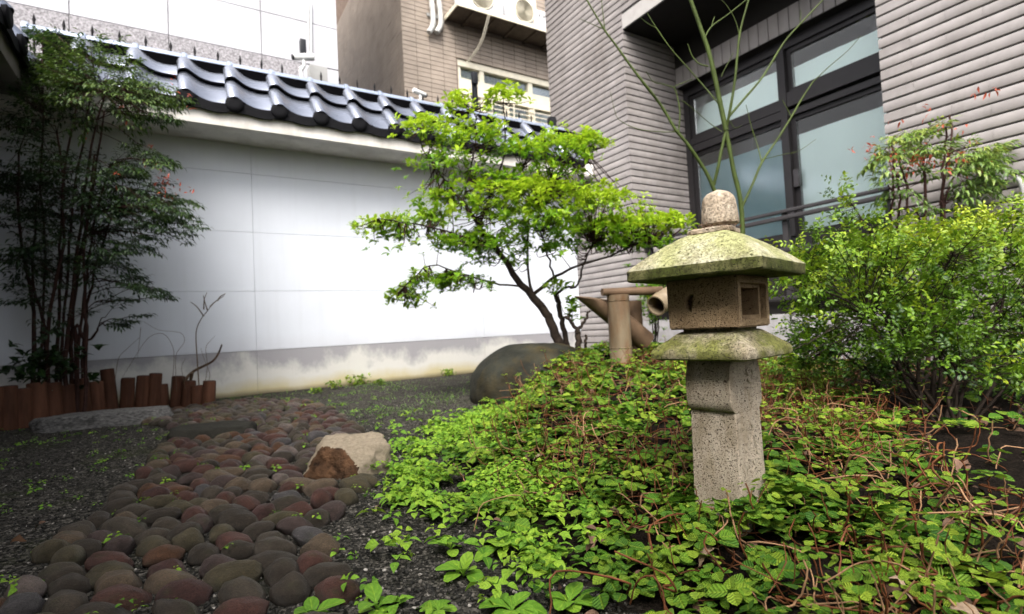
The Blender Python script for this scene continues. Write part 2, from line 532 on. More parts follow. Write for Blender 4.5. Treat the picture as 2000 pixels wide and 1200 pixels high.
# glass: clear pane with mirror-like sky reflection
def glass_mat():
    mt, nt, n, l, p = new_mat("glass")
    tr = n.new("ShaderNodeBsdfTransparent")
    tr.inputs[0].default_value = (0.965, 0.995, 0.99, 1)
    gl = n.new("ShaderNodeBsdfGlossy")
    gl.inputs["Roughness"].default_value = 0.16
    fr = n.new("ShaderNodeFresnel")
    fr.inputs[0].default_value = 1.5
    mx = n.new("ShaderNodeMixShader")
    l.new(fr.outputs[0], mx.inputs[0])
    l.new(tr.outputs[0], mx.inputs[1])
    l.new(gl.outputs[0], mx.inputs[2])
    l.new(mx.outputs[0], n["Material Output"].inputs[0])
    return mt


M['glass'] = glass_mat()


# ------------------------------------------------------------------ building blocks
def link_mesh(name, me, mat, parent=None):
    if mat is not None and len(me.materials) == 0:
        me.materials.append(mat)
    o = bpy.data.objects.new(name, me)
    COL.objects.link(o)
    if parent is not None:
        o.parent = parent
    return o


def tag(o, label=None, cat=None, group=None, kind=None):
    for k, v in (("label", label), ("category", cat), ("group", group), ("kind", kind)):
        if v:
            o[k] = v
    return o


def thing(name, label, cat, loc=(0, 0, 0), group=None):
    o = bpy.data.objects.new(name, None)
    o.empty_display_size = 0.05
    o.location = tuple(float(v) for v in loc)
    COL.objects.link(o)
    return tag(o, label, cat, group)


class MB:
    """Collects boxes, tubes, lofts into one mesh; all coordinates are relative to `org`."""

    def __init__(self, org=(0, 0, 0)):
        self.v, self.f, self.n, self.org = [], [], 0, np.array(org, float)

    def add(self, verts, faces):
        verts = np.asarray(verts, float) - self.org
        self.v.append(verts)
        self.f += [tuple(i + self.n for i in f) for f in faces]
        self.n += len(verts)
        return self

    def box(self, a, b, rot=None, c=None):
        x0, y0, z0 = a
        x1, y1, z1 = b
        v = np.array([(x0, y0, z0), (x1, y0, z0), (x1, y1, z0), (x0, y1, z0), (x0, y0, z1), (x1, y0, z1), (x1, y1, z1), (x0, y1, z1)], float)
        if rot is not None:
            v = (v - c) @ np.array(rot).T + c
        return self.add(v, [(0, 3, 2, 1), (4, 5, 6, 7), (0, 1, 5, 4), (1, 2, 6, 5), (2, 3, 7, 6), (3, 0, 4, 7)])

    def tube(self, pts, rad, n=6, cap=True):
        pts = np.asarray(pts, float)
        rad = np.broadcast_to(np.asarray(rad, float), (len(pts),))
        t = np.gradient(pts, axis=0)
        t /= np.linalg.norm(t, axis=1)[:, None] + 1e-12
        ref = np.array([0.0, 0, 1]) if abs(t[0][2]) < 0.9 else np.array([1.0, 0, 0])
        vs = []
        for i in range(len(pts)):
            a = np.cross(t[i], ref)
            a /= np.linalg.norm(a) + 1e-12
            b = np.cross(t[i], a)
            ref = np.cross(a, t[i])
            ang = np.arange(n) * 2 * math.pi / n
            vs.append(pts[i] + rad[i] * (np.cos(ang)[:, None] * a + np.sin(ang)[:, None] * b))
        fs = []
        for i in range(len(pts) - 1):
            for k in range(n):
                k2 = (k + 1) % n
                fs.append((i * n + k, (i + 1) * n + k, (i + 1) * n + k2, i * n + k2))
        if cap:
            fs.append(tuple(range(n)))
            fs.append(tuple(reversed(range((len(pts) - 1) * n, len(pts) * n))))
        return self.add(np.vstack(vs), fs)

    def lathe(self, prof, c, n=24, axis='z'):
        vs = []
        for r, h in prof:
            for k in range(n):
                a = 2 * math.pi * k / n
                x, y = r * math.cos(a), r * math.sin(a)
                vs.append({'z': (c[0] + x, c[1] + y, c[2] + h), 'y': (c[0] + x, c[1] + h, c[2] + y), 'x': (c[0] + h, c[1] + x, c[2] + y)}[axis])
        fs = []
        for i in range(len(prof) - 1):
            for k in range(n):
                k2 = (k + 1) % n
                fs.append((i * n + k, i * n + k2, (i + 1) * n + k2, (i + 1) * n + k))
        fs.append(tuple(reversed(range(n))))
        fs.append(tuple(range((len(prof) - 1) * n, len(prof) * n)))
        return self.add(vs, fs)

    def mesh(self, name, smooth=None):
        me = bpy.data.meshes.new(name)
        me.from_pydata(np.vstack(self.v).tolist(), [], self.f)
        if smooth is not None:
            me.polygons.foreach_set("use_smooth", [True] * len(me.polygons))
            me.set_sharp_from_angle(angle=R(smooth))
        me.update()
        return me

    def build(self, name, mat, parent=None, smooth=None):
        return link_mesh(name, self.mesh(name, smooth), mat, parent)


def bevel_mesh(me, width, seg=2):
    bm = bmesh.new()
    bm.from_mesh(me)
    bmesh.ops.recalc_face_normals(bm, faces=bm.faces)
    bmesh.ops.bevel(bm, geom=list(bm.edges), offset=width, segments=seg, affect='EDGES', profile=0.6)
    bm.to_mesh(me)
    bm.free()
    me.polygons.foreach_set("use_smooth", [True] * len(me.polygons))
    me.set_sharp_from_angle(angle=R(50))
    return me


# leaf templates: (verts, faces, uv) with x across, y along, z up
def strip_leaf(width_prof, bend=0.25, fold=0.25):
    """A leaf blade one unit long, folded along its midrib and curved down towards the tip."""
    n = len(width_prof)
    v, uv, f = [], [], []
    for i, w in enumerate(width_prof):
        t = i / (n - 1)
        y = t
        z = 0.10 * math.sin(t * math.pi) - bend * t * t
        for s in (-1, 0, 1):
            v.append((s * w, y, z + abs(s) * w * fold))
            uv.append((0.5 + 0.5 * s, t))
    for i in range(n - 1):
        for k in (0, 1):
            a = i * 3 + k
            f.append((a, a + 1, a + 4, a + 3))
    return np.array(v), f, np.array(uv)


def round_leaf(n=10, cup=0.10):
    v, uv = [(0, 0.5, -0.02)], [(0.5, 0.5)]
    for k in range(n):
        a = 2 * math.pi * k / n - math.pi / 2
        r = 0.48 * (1.0 + (0.05 if k % 2 else -0.03))
        x, y = r * math.cos(a) * 0.96, 0.5 + r * math.sin(a)
        v.append((x, y, cup * (0.4 + 0.6 * abs(math.cos(a))) - 0.12 * max(0, math.sin(a)) ** 2))
        uv.append((0.5 + x, y))
    f = [(0, 1 + k, 1 + (k + 1) % n) for k in range(n)]
    return np.array(v, float), f, np.array(uv, float)


OBOV = strip_leaf([0.01, 0.07, 0.17, 0.23, 0.20, 0.015])
LANCE = strip_leaf([0.01, 0.11, 0.16, 0.10, 0.005], 0.35, 0.3)
OVATE = strip_leaf([0.01, 0.20, 0.27, 0.18, 0.01], 0.25, 0.3)
BLADE = strip_leaf([0.03, 0.035, 0.03, 0.004], 0.5, 0.3)
SPOON = strip_leaf([0.03, 0.03, 0.06, 0.17, 0.26, 0.29, 0.245, 0.11], 0.35, 0.18)
ROUND = round_leaf()


def unit(a):
    return a / (np.linalg.norm(a, axis=-1, keepdims=True) + 1e-12)


def leaf_cloud(name, tmpl, mat, pos, direc, nrm, size, tint, parent=None, org=(0, 0, 0), wide=1.0):
    """One mesh of many single leaves, each a real blade with its own place, direction and size."""
    tv, tf, tuv = tmpl
    pos, direc, nrm = (np.asarray(a, float) for a in (pos, direc, nrm))
    N = len(pos)
    size = np.broadcast_to(np.asarray(size, float), (N,))
    tint = np.clip(np.broadcast_to(np.asarray(tint, float), (N,)), 0, 1)
    y = unit(direc)
    x = unit(np.cross(y, nrm))
    z = np.cross(x, y)
    P = (pos[:, None, :] - np.asarray(org, float)) + size[:, None, None] * (tv[None, :, 0:1] * x[:, None, :] * wide + tv[None, :, 1:2] * y[:, None, :] + tv[None, :, 2:3] * z[:, None, :])
    nv = len(tv)
    loops = np.concatenate([np.array(f) for f in tf])
    sizes = np.array([len(f) for f in tf])
    me = bpy.data.meshes.new(name)
    me.vertices.add(N * nv)
    me.vertices.foreach_set("co", P.reshape(-1).astype(np.float32))
    L = (loops[None, :] + (np.arange(N) * nv)[:, None]).reshape(-1)
    me.loops.add(len(L))
    me.loops.foreach_set("vertex_index", L.astype(np.int32))
    S = np.tile(sizes, N)
    me.polygons.add(len(S))
    me.polygons.foreach_set("loop_start", np.concatenate([[0], np.cumsum(S)[:-1]]).astype(np.int32))
    me.update(calc_edges=True)
    me.polygons.foreach_set("use_smooth", [True] * len(me.polygons))
    uvl = me.uv_layers.new(name="UVMap")
    uvl.data.foreach_set("uv", np.tile(tuv[loops].reshape(-1), N).astype(np.float32))
    at = me.attributes.new("tint", 'FLOAT', 'POINT')
    at.data.foreach_set("value", np.repeat(tint, nv).astype(np.float32))
    me.update()
    return link_mesh(name, me, mat, parent)


def rand_unit(n):
    return unit(rng.normal(size=(n, 3)))


def curve_pts(ctrl, n=10):
    """Catmull-Rom through the control points."""
    c = np.asarray(ctrl, float)
    if len(c) == 2:
        return c[0] + np.linspace(0, 1, n)[:, None] * (c[1] - c[0])
    p = np.vstack([2 * c[0] - c[1], c, 2 * c[-1] - c[-2]])
    out = []
    seg = len(c) - 1
    per = max(2, n // seg)
    for i in range(seg):
        p0, p1, p2, p3 = p[i:i + 4]
        for t in np.linspace(0, 1, per, endpoint=False):
            out.append(0.5 * (2 * p1 + (p2 - p0) * t + (2 * p0 - 5 * p1 + 4 * p2 - p3) * t * t + (3 * p1 - p0 - 3 * p2 + p3) * t ** 3))
    out.append(c[-1])
    return np.array(out)


def smoothstep(a, b, x):
    t = np.clip((x - a) / (b - a), 0, 1)
    return t * t * (3 - 2 * t)


# ------------------------------------------------------------------ the ground
BED_EDGE = np.array([(2.75, 5.6), (2.40, 4.6), (2.05, 3.7), (1.80, 3.2), (1.42, 2.62), (1.0, 2.2), (0.74, 1.80), (0.60, 1.3), (0.56, 0.95), (0.52, 0.3), (0.45, -2.0)])


def bed_dist(x, y):
    """Signed distance from the planting bed's edge, positive inside the bed."""
    x, y = np.asarray(x, float), np.asarray(y, float)
    best = np.full(x.shape, 1e9)
    for (x0, y0), (x1, y1) in zip(BED_EDGE[:-1], BED_EDGE[1:]):
        dx, dy = x1 - x0, y1 - y0
        t = np.clip(((x - x0) * dx + (y - y0) * dy) / (dx * dx + dy * dy), 0, 1)
        best = np.minimum(best, np.hypot(x - x0 - t * dx, y - y0 - t * dy))
    edge_x = np.interp(y, BED_EDGE[::-1, 1], BED_EDGE[::-1, 0])
    return np.where(x > edge_x, best, -best)


def G(x, y):
    d = bed_dist(x, y)
    z = 0.10 * smoothstep(0.0, 0.85, d)
    z = z + 0.21 * np.exp(-0.5 * (((x - 2.35) / 0.95) ** 2 + ((y - 2.75) / 0.95) ** 2)) * smoothstep(0, 0.5, d)
    return z


xs = np.concatenate([np.linspace(-60, -3, 12)[:-1], np.linspace(-3, 5, 201), np.linspace(5, 60, 12)[1:]])
ys = np.concatenate([np.linspace(-60, -1, 12)[:-1], np.linspace(-1, 6.5, 189), np.linspace(6.5, 60, 12)[1:]])
gx, gy = np.meshgrid(xs, ys)
gz = G(gx, gy)
inside = (np.abs(gx - 1) < 4) & (gy > -1) & (gy < 6.5)
rough = np.array([mnoise.noise(Vector((a * 6, b * 6, 0))) * 0.010 + mnoise.noise(Vector((a * 22, b * 22, 3))) * 0.004 for a, b in zip(gx.ravel(), gy.ravel())]).reshape(gx.shape)
gz = gz + np.where(inside, rough, 0)
W = len(xs)
gv = np.stack([gx, gy, gz], -1).reshape(-1, 3)
gf = [(j * W + i, j * W + i + 1, (j + 1) * W + i + 1, (j + 1) * W + i) for j in range(len(ys) - 1) for i in range(W - 1)]
gme = bpy.data.meshes.new("ground")
gme.from_pydata(gv.tolist(), [], gf)
at = gme.attributes.new("bed", 'FLOAT', 'POINT')
at.data.foreach_set("value", smoothstep(-0.02, 0.14, bed_dist(gx, gy) + rough * 6).reshape(-1).astype(np.float32))
gme.polygons.foreach_set("use_smooth", [True] * len(gme.polygons))
ground = tag(link_mesh("ground", gme, M['ground']), kind='structure')

# ------------------------------------------------------------------ the white garden wall with its tiled coping
YW, XB, XL = 5.433, 4.407, -1.33
PITCHT = 0.3535
TILE_X0 = 0.052                                # a roof-tile roll stands at this x


def tile_profile():
    u = np.array([-0.055, -0.054, -0.040, -0.020, 0.0, 0.022, 0.045, 0.075, 0.11, 0.15, 0.20, 0.25, 0.298])
    h = np.array([0.000, 0.032, 0.056, 0.068, 0.072, 0.068, 0.054, 0.033, 0.014, 0.001, -0.006, -0.005, 0.000])
    return u, h


def tile_mesh(name, length, skirt):
    """One S-shaped pan tile: x across, y up the slope, z out of the roof; origin at its lower edge."""
    u, h = tile_profile()
    b = MB()
    k = len(u)
    th = 0.020
    rows = [(0.0, 0.0), (0.006, 0.004), (length, 0.0)]
    vs = [(a, s, c + dz) for s, dz in rows for a, c in zip(u, h)]
    vs += [(a, s, c - th) for s in (0.0, length) for a, c in zip(u, h)]
    fs = []
    for r in range(2):
        for i in range(k - 1):
            fs.append((r * k + i, r * k + i + 1, (r + 1) * k + i + 1, (r + 1) * k + i))
    o = 3 * k
    for i in range(k - 1):
        fs.append((i + 1, i, o + i, o + i + 1))
        fs.append((o + i + 1, o + i, o + k + i, o + k + i + 1))
    fs.append((0, k, 2 * k, o + k, o))
    fs.append((k - 1, o + k - 1, o + 2 * k - 1, 3 * k - 1, 2 * k - 1))
    b.add(vs, fs)
    me = b.mesh(name, 40)
    for i in range(k - 1):
        me.polygons[2 * (k - 1) + 2 * i].material_index = 1
    return me


def front_mesh(name):
    """The drip skirt and round cap in front of an eave tile (vertical, facing out)."""
    u, h = tile_profile()
    k = len(u)
    b = MB()
    vs = [(a, 0.0, c + 0.001) for a, c in zip(u, h)] + [(a, 0.0, min(c, 0.01) - 0.080) for a, c in zip(u, h)]
    vs += [(a, 0.018, c + 0.001) for a, c in zip(u, h)] + [(a, 0.018, min(c, 0.01) - 0.080) for a, c in zip(u, h)]
    fs = []
    for i in range(k - 1):
        fs += [(i, k + i, k + i + 1, i + 1), (2 * k + i, 2 * k + i + 1, 3 * k + i + 1, 3 * k + i), (i, i + 1, 2 * k + i + 1, 2 * k + i), (k + i, 3 * k + i, 3 * k + i + 1, k + i + 1)]
    b.add(vs, fs)
    b.lathe([(0.030, -0.024), (0.058, -0.022), (0.069, -0.012), (0.070, 0.012), (0.05, 0.019)], (0.0, -0.002, 0.004), 20, 'y')
    return b.mesh(name, 40)


SLOPE = R(46)
EAVE_Y, EAVE_Z = 4.985, 2.515
T_LOW, T_UP, T_FRONT = tile_mesh("roof_tile", 0.345, False), tile_mesh("roof_tile_upper", 0.235, False), front_mesh("eave_front")
for me_, k_ in ((T_LOW, 'rooftile'), (T_UP, 'rooftile'), (T_FRONT, 'tileface')):
    me_.materials.append(M[k_])
    if k_ == 'rooftile':
        me_.materials.append(M['tileface'])


def coping(parent, run, length_sign, first, count, frame):
    """Two courses of pan tiles, eave fronts and a ridge of round cover tiles. `frame` maps (along, out, up) to the world."""
    org, ax, out = frame
    rot = Matrix((ax, -out, Vector((0, 0, 1)))).transposed()
    tilt = Matrix.Rotation(SLOPE, 3, 'X')
    base = Vector(parent.location)
    for i in range(count):
        a = first + i * PITCHT
        p = org + ax * a
        for me_, off_s, off_n in ((T_LOW, 0.0, 0.0), (T_UP, 0.315, 0.042)):
            o = bpy.data.objects.new("roof_tile", me_)
            COL.objects.link(o)
            d = rot @ (tilt @ Vector((0, off_s, off_n)))
            jig = Matrix.Rotation(random.uniform(-0.006, 0.006), 3, 'Z')
            o.matrix_world = Matrix.Translation(p + d - base) @ (rot @ tilt @ jig).to_4x4()
            o.parent = parent
        o = bpy.data.objects.new("eave_front", T_FRONT)
        COL.objects.link(o)
        o.matrix_world = Matrix.Translation(p - base + out * 0.014 + Vector((0, 0, -0.006))) @ rot.to_4x4()
        o.parent = parent


wall_t = thing("garden_wall", "white panelled garden wall with dark tiled coping behind the shrubs", "wall", (XL, YW, 0))
b = MB((XL, YW, 0))
b.box((XL - 0.2, YW + 0.022, -0.3), (XB - 0.004, YW + 0.20, 2.46))
b.build("wall_core", M['wall_white'], wall_t)
pz = [0.0, 0.404, 0.955, 1.505, 2.055, 2.325]
px_ = [XL, 0.567, 2.97, XB - 0.003]
for i in range(5):
    for j in range(3):
        g = 0.0013
        bb = MB((XL, YW, 0))
        off = 0.001 * ((i * 3 + j * 5) % 3)
        z0 = -0.2 if i == 0 else pz[i] + g
        bb.box((px_[j] + g, YW + off + (0.003 if i == 0 else 0), z0), (px_[j + 1] - g, YW + 0.024, pz[i + 1] - g))
        bb.build("panel", M['plinth'] if i == 0 else M['wall_white'], wall_t)
b = MB((XL, YW, 0))
b.box((XL + 0.0, 5.012, 2.325), (XB - 0.006, YW + 0.25, 2.485))
me = bevel_mesh(b.mesh("fascia"), 0.006, 2)
link_mesh("fascia", me, M['fascia'], wall_t)
# bedding under the tiles; shade below the ridge is put into its near-black
b = MB((XL, YW, 0))
ridge_y, ridge_z = EAVE_Y + 0.60 * math.cos(SLOPE), EAVE_Z + 0.60 * math.sin(SLOPE)
xa, xb_ = XL + 0.44, XB - 0.012
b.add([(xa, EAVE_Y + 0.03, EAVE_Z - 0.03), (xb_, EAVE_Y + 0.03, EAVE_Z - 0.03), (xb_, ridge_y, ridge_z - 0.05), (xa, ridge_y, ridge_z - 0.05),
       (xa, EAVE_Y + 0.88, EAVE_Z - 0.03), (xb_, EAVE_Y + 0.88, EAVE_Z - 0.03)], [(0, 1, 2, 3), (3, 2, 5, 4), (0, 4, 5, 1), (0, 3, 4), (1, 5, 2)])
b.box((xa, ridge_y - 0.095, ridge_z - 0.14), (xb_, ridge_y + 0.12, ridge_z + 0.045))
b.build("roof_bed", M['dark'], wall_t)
coping(wall_t, 'x', 1, 0.0, 12, (Vector((TILE_X0, EAVE_Y, EAVE_Z)), Vector((1, 0, 0)), Vector((0, -1, 0))))
coping(wall_t, 'x', 1, -2 * PITCHT, 2, (Vector((TILE_X0, EAVE_Y, EAVE_Z)), Vector((1, 0, 0)), Vector((0, -1, 0))))
RZ = ridge_z + 0.075
RY = ridge_y + 0.02
tube_me = MB().lathe([(0.045, 0.0), (0.052, 0.004), (0.052, PITCHT - 0.045), (0.045, PITCHT - 0.04)], (0, 0, 0), 20, 'x').mesh("ridge_tile", 40)
coll_me = MB().lathe([(0.052, 0.0), (0.064, 0.006), (0.066, 0.026), (0.062, 0.042), (0.052, 0.046)], (0, 0, 0), 20, 'x').mesh("ridge_collar", 40)
tube_me.materials.append(M['ridge'])
coll_me.materials.append(M['ridge'])
for i in range(-3, 12):
    x = TILE_X0 + i * PITCHT - 0.02
    for me_, dx in ((coll_me, 0.0), (tube_me, 0.043)):
        if me_ is tube_me and x + 0.36 > XB:
            continue
        o = bpy.data.objects.new(me_.name, me_)
        COL.objects.link(o)
        o.location = (x + dx - XL, RY - YW, RZ)
        o.parent = wall_t

# ------------------------------------------------------------------ the side wall at the left, same build
wall_l = thing("side_wall", "far left wall with tiled coping, corner shade put into its grey colour", "wall", (XL, 0, 0))
b = MB((XL, 0, 0))
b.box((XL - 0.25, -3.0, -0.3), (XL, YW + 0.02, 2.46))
b.build("wall_core", M['sidewall_shade'], wall_l)
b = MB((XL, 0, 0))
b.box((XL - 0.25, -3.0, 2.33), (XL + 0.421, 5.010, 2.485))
link_mesh("fascia", bevel_mesh(b.mesh("fascia"), 0.006, 2), M['sidewall_shade'], wall_l)
ex, ez = XL + 0.448, 2.515
rx, rz = ex - 0.60 * math.cos(SLOPE), ez + 0.60 * math.sin(SLOPE)
b = MB((XL, 0, 0))
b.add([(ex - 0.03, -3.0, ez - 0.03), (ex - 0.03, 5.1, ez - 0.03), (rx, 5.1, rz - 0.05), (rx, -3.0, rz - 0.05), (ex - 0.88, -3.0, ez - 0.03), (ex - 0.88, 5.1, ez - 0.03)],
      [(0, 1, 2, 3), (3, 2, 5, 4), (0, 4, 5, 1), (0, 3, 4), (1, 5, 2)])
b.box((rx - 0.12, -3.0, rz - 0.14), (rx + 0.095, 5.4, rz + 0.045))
b.build("roof_bed", M['dark'], wall_l)  # near-black again, with the shade under the ridge in its colour
coping(wall_l, 'y', 1, 0.0, 20, (Vector((ex, 4.90 - 19 * PITCHT, ez)), Vector((0, 1, 0)), Vector((1, 0, 0))))
b = MB((XL, 0, 0))
b.lathe([(0.052, -3.0), (0.052, 5.5)], (rx - 0.02, 0, RZ), 20, 'y')
b.build("ridge_tile", M['ridge'], wall_l, 40)

# ------------------------------------------------------------------ the grey tiled building on the right
TP, TH, TL, TG = 0.0800, 0.0690, 0.400, 0.0010      # course pitch, tile height, tile length, joint


def wall_tile_mesh(length, t=0.013):
    b = MB()
    b.box((0, 0, 0), (length, t, TH))
    me = b.mesh("wall_tile")
    bm = bmesh.new()
    bm.from_mesh(me)
    bmesh.ops.recalc_face_normals(bm, faces=bm.faces)
    ed = [e for e in bm.edges if all(v.co.y < 1e-6 for v in e.verts) and abs(e.verts[0].co.z - e.verts[1].co.z) < 1e-6]
    bmesh.ops.bevel(bm, geom=ed, offset=0.006, segments=2, affect='EDGES', profile=0.5)
    bm.to_mesh(me)
    bm.free()
    me.polygons.foreach_set("use_smooth", [True] * len(me.polygons))
    me.set_sharp_from_angle(angle=R(30))
    me.materials.append(M['greytile'])
    return me


Y1, Y0 = 4.38, 1.80                                 # the recess runs between these
Y2 = 5.85
XWIN, XSOL = 5.39, 5.26
SOF = 3.90
ZT = 5.3
bld = thing("tiled_building", "grey mauve tiled building with a deep window recess", "building", (XB, Y1, 0))
ORG = (XB, Y1, 0)
b = MB(ORG)
b.box((XB + 0.013, Y1 + 0.013, -0.3), (XB + 2.5, Y2, ZT))           # pier beyond the recess
b.box((XB + 0.013, -2.5, -0.3), (XB + 2.5, Y0 - 0.013, ZT))         # wall on the near side
b.build("wall_backing", M['grout'], bld)
b = MB(ORG)
b.box((XB + 0.004, Y0 - 0.012, SOF), (XB + 2.5, Y1 + 0.012, SOF + 0.17))
b.build("beam", M['plaster'], bld)
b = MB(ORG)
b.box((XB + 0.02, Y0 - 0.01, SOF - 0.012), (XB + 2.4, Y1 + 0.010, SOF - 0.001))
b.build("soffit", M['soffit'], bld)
b = MB(ORG)
b.box((XB + 0.013, Y0 - 0.013, SOF + 0.17), (XB + 2.5, Y1 + 0.013, ZT))
b.build("upper_wall", M['grout'], bld)

tiles = []                                          # (position, rotation about z, length)


def course_run(p0, direc, total, z, stagger):
    s = 0.0
    first = True
    while s < total - 0.01:
        ln = TL * 0.5 if (first and stagger) else TL
        first = False
        ln = min(ln, total - s)
        if ln - TG > 0.02:
            tiles.append((np.array([p0[0] + direc[0] * s, p0[1] + direc[1] * s, z]), direc, ln - TG))
        s += ln


k = 0
z = 0.02
while z < ZT - 0.1:
    # faces looking at -x: run in the -y direction so that the tile's front (-y in its own frame) looks at -x
    course_run((XB, Y2), (0, -1), Y2 - Y1, z, k % 2)
    if z > SOF + 0.17:
        course_run((XB, Y1), (0, -1), Y1 - Y0, z, k % 2)
    course_run((XB, Y0), (0, -1), Y0 + 1.2, z, k % 2)
    course_run((XB + 0.014, Y1), (1, 0), XWIN - XB, z, k % 2)
    z += TP
    k += 1


def in_view(p):
    d = p - EYE
    zc = d @ FWD
    if zc < 0.2:
        return 0
    u, v = 1000 + FPX * (d @ RIGHT) / zc, 600 - FPX * (d @ UP) / zc
    if not (-40 < u < 2040 and -40 < v < 1240):
        return 0
    return 1.0 / zc


def score(t):
    c = t[0] + np.array([t[1][0], t[1][1], 0]) * t[2] * 0.5
    s = in_view(c)
    if c[2] < 0.9 and c[1] < Y0:
        s *= 0.1
    if c[1] > Y0 and c[2] < 0.3:
        s *= 0.2
    return s * t[2]


tiles.sort(key=score, reverse=True)
shared = {}
rest = MB(ORG)
for i, (p, d, ln) in enumerate(tiles):
    ang = math.atan2(d[1], d[0])
    jit = Vector((d[1], -d[0], 0)) * random.uniform(-0.0012, 0.0012)
    if i < 295:
        key = round(ln, 3)
        if key not in shared:
            shared[key] = wall_tile_mesh(key)
        o = bpy.data.objects.new("tile", shared[key])
        COL.objects.link(o)
        o.location = Vector(p) - Vector(ORG) + jit
        o.rotation_euler = (0, 0, ang)
        o.parent = bld
    else:
        c, s = math.cos(ang), math.sin(ang)
        e, t = 0.005, 0.013
        loc = np.array([(0, e, 0), (ln, e, 0), (ln, e, TH), (0, e, TH), (0.0005, 0, e), (ln - 0.0005, 0, e), (ln - 0.0005, 0, TH - e), (0.0005, 0, TH - e), (0, t, 0), (ln, t, 0), (ln, t, TH), (0, t, TH)])
        w = np.stack([p[0] + jit[0] + c * loc[:, 0] - s * loc[:, 1], p[1] + jit[1] + s * loc[:, 0] + c * loc[:, 1], p[2] + loc[:, 2]], -1)
        rest.add(w, [(4, 5, 6, 7), (0, 1, 5, 4), (1, 2, 6, 5), (2, 3, 7, 6), (3, 0, 4, 7), (0, 8, 9, 1), (1, 9, 10, 2), (2, 10, 11, 3), (3, 11, 8, 0)])
tag(rest.build("tile_field", M['greytile'], bld), kind='stuff')

# recess: soldier course over the window, head, sides, low wall
SOLZ0, SOLZ1 = 3.36, 3.60
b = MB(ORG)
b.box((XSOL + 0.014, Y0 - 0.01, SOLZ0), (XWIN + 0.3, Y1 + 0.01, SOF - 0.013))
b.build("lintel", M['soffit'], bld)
sold = MB()
sold.box((0, 0, 0), (0.013, 0.105, SOLZ1 - SOLZ0))
sold_me = bevel_mesh(sold.mesh("lintel_tile"), 0.004, 2)
sold_me.materials.append(M['greytile'])
y = Y1 - 0.113
while y > Y0 + 0.01:
    o = bpy.data.objects.new("lintel_tile", sold_me)
    COL.objects.link(o)
    o.location = (XSOL - XB, y - Y1, SOLZ0)
    o.parent = bld
    y -= 0.112
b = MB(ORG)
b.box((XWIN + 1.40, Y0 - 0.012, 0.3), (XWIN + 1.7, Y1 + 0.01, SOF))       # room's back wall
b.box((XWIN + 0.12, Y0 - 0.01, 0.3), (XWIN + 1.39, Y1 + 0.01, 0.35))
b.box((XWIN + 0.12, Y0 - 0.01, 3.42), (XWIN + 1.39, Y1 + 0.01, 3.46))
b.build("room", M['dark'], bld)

# window: head, transom, sill, jambs and mullion, four panes
ZS0, ZS1, ZT0, ZT1, ZH = 1.20, 1.30, 2.54, 2.74, 3.36
YM0, YM1 = 3.06, 3.13
win = MB(ORG)
fx0, fx1 = XWIN, XWIN + 0.10
win.box((fx0, Y0 - 0.005, ZH - 0.10), (fx1, Y1 + 0.005, ZH + 0.03))
win.box((fx0 - 0.001, Y0 - 0.005, ZS0), (fx1, Y1 + 0.005, ZS1))
win.box((fx0 - 0.004, Y1 - 0.075, ZS1), (fx1, Y1 + 0.004, ZH - 0.10))
win.box((fx0 - 0.004, Y0 - 0.004, ZS1), (fx1, Y0 + 0.06, ZH - 0.10))
win.box((fx0 - 0.03, YM0, ZS1), (fx1, YM1, ZH - 0.10))
win.box((fx0 - 0.012, YM1, ZT0), (fx1, Y1 - 0.075, ZT0 + 0.085))
win.box((fx0 + 0.004, YM1, ZT0 + 0.10), (fx1, Y1 - 0.075, ZT1 - 0.02))
win.box((fx0 + 0.05, YM1, ZT0 + 0.085), (fx1, Y1 - 0.075, ZT0 + 0.10))
win.box((fx0 - 0.012, Y0 + 0.06, ZT0), (fx1, YM0, ZT0 + 0.06))
win.box((fx0 - 0.02, Y0 + 0.06, ZT0 + 0.10), (fx1, YM0, ZT1 + 0.05))
win.box((fx0 + 0.06, Y0 + 0.06, ZT0 + 0.06), (fx1, YM0, ZT0 + 0.10))
wino = win.build("window", M['frame'], bld)
sash = [(YM1 + 0.001, Y1 - 0.076, ZS1 + 0.001, ZT0 - 0.001), (Y0 + 0.061, YM0 - 0.001, ZS1 + 0.001, ZT0 - 0.001),
        (YM1 + 0.001, Y1 - 0.076, ZT1 - 0.019, ZH - 0.101), (Y0 + 0.061, YM0 - 0.001, ZT1 + 0.051, ZH - 0.101)]
for ya, yb, za, zb in sash:
    b = MB(ORG)
    w = 0.045
    for (p, q) in (((ya, za), (yb, za + w)), ((ya, zb - w), (yb, zb)), ((ya, za + w), (ya + w, zb - w)), ((yb - w, za + w), (yb, zb - w))):
        b.box((fx0 + 0.03, p[0], p[1]), (fx0 + 0.075, q[0], q[1]))
    b.build("sash", M['frame'], wino)
    b = MB(ORG)
    b.box((fx0 + 0.050, ya + w + 0.001, za + w + 0.001), (fx0 + 0.056, yb - w - 0.001, zb - w - 0.001))
    b.build("pane", M['glass'], wino)
b = MB(ORG)
b.box((fx0 - 0.012, 3.0, 1.80), (fx0 + 0.026, 3.055, 1.98))
b.build("handle", M['rail'], wino)

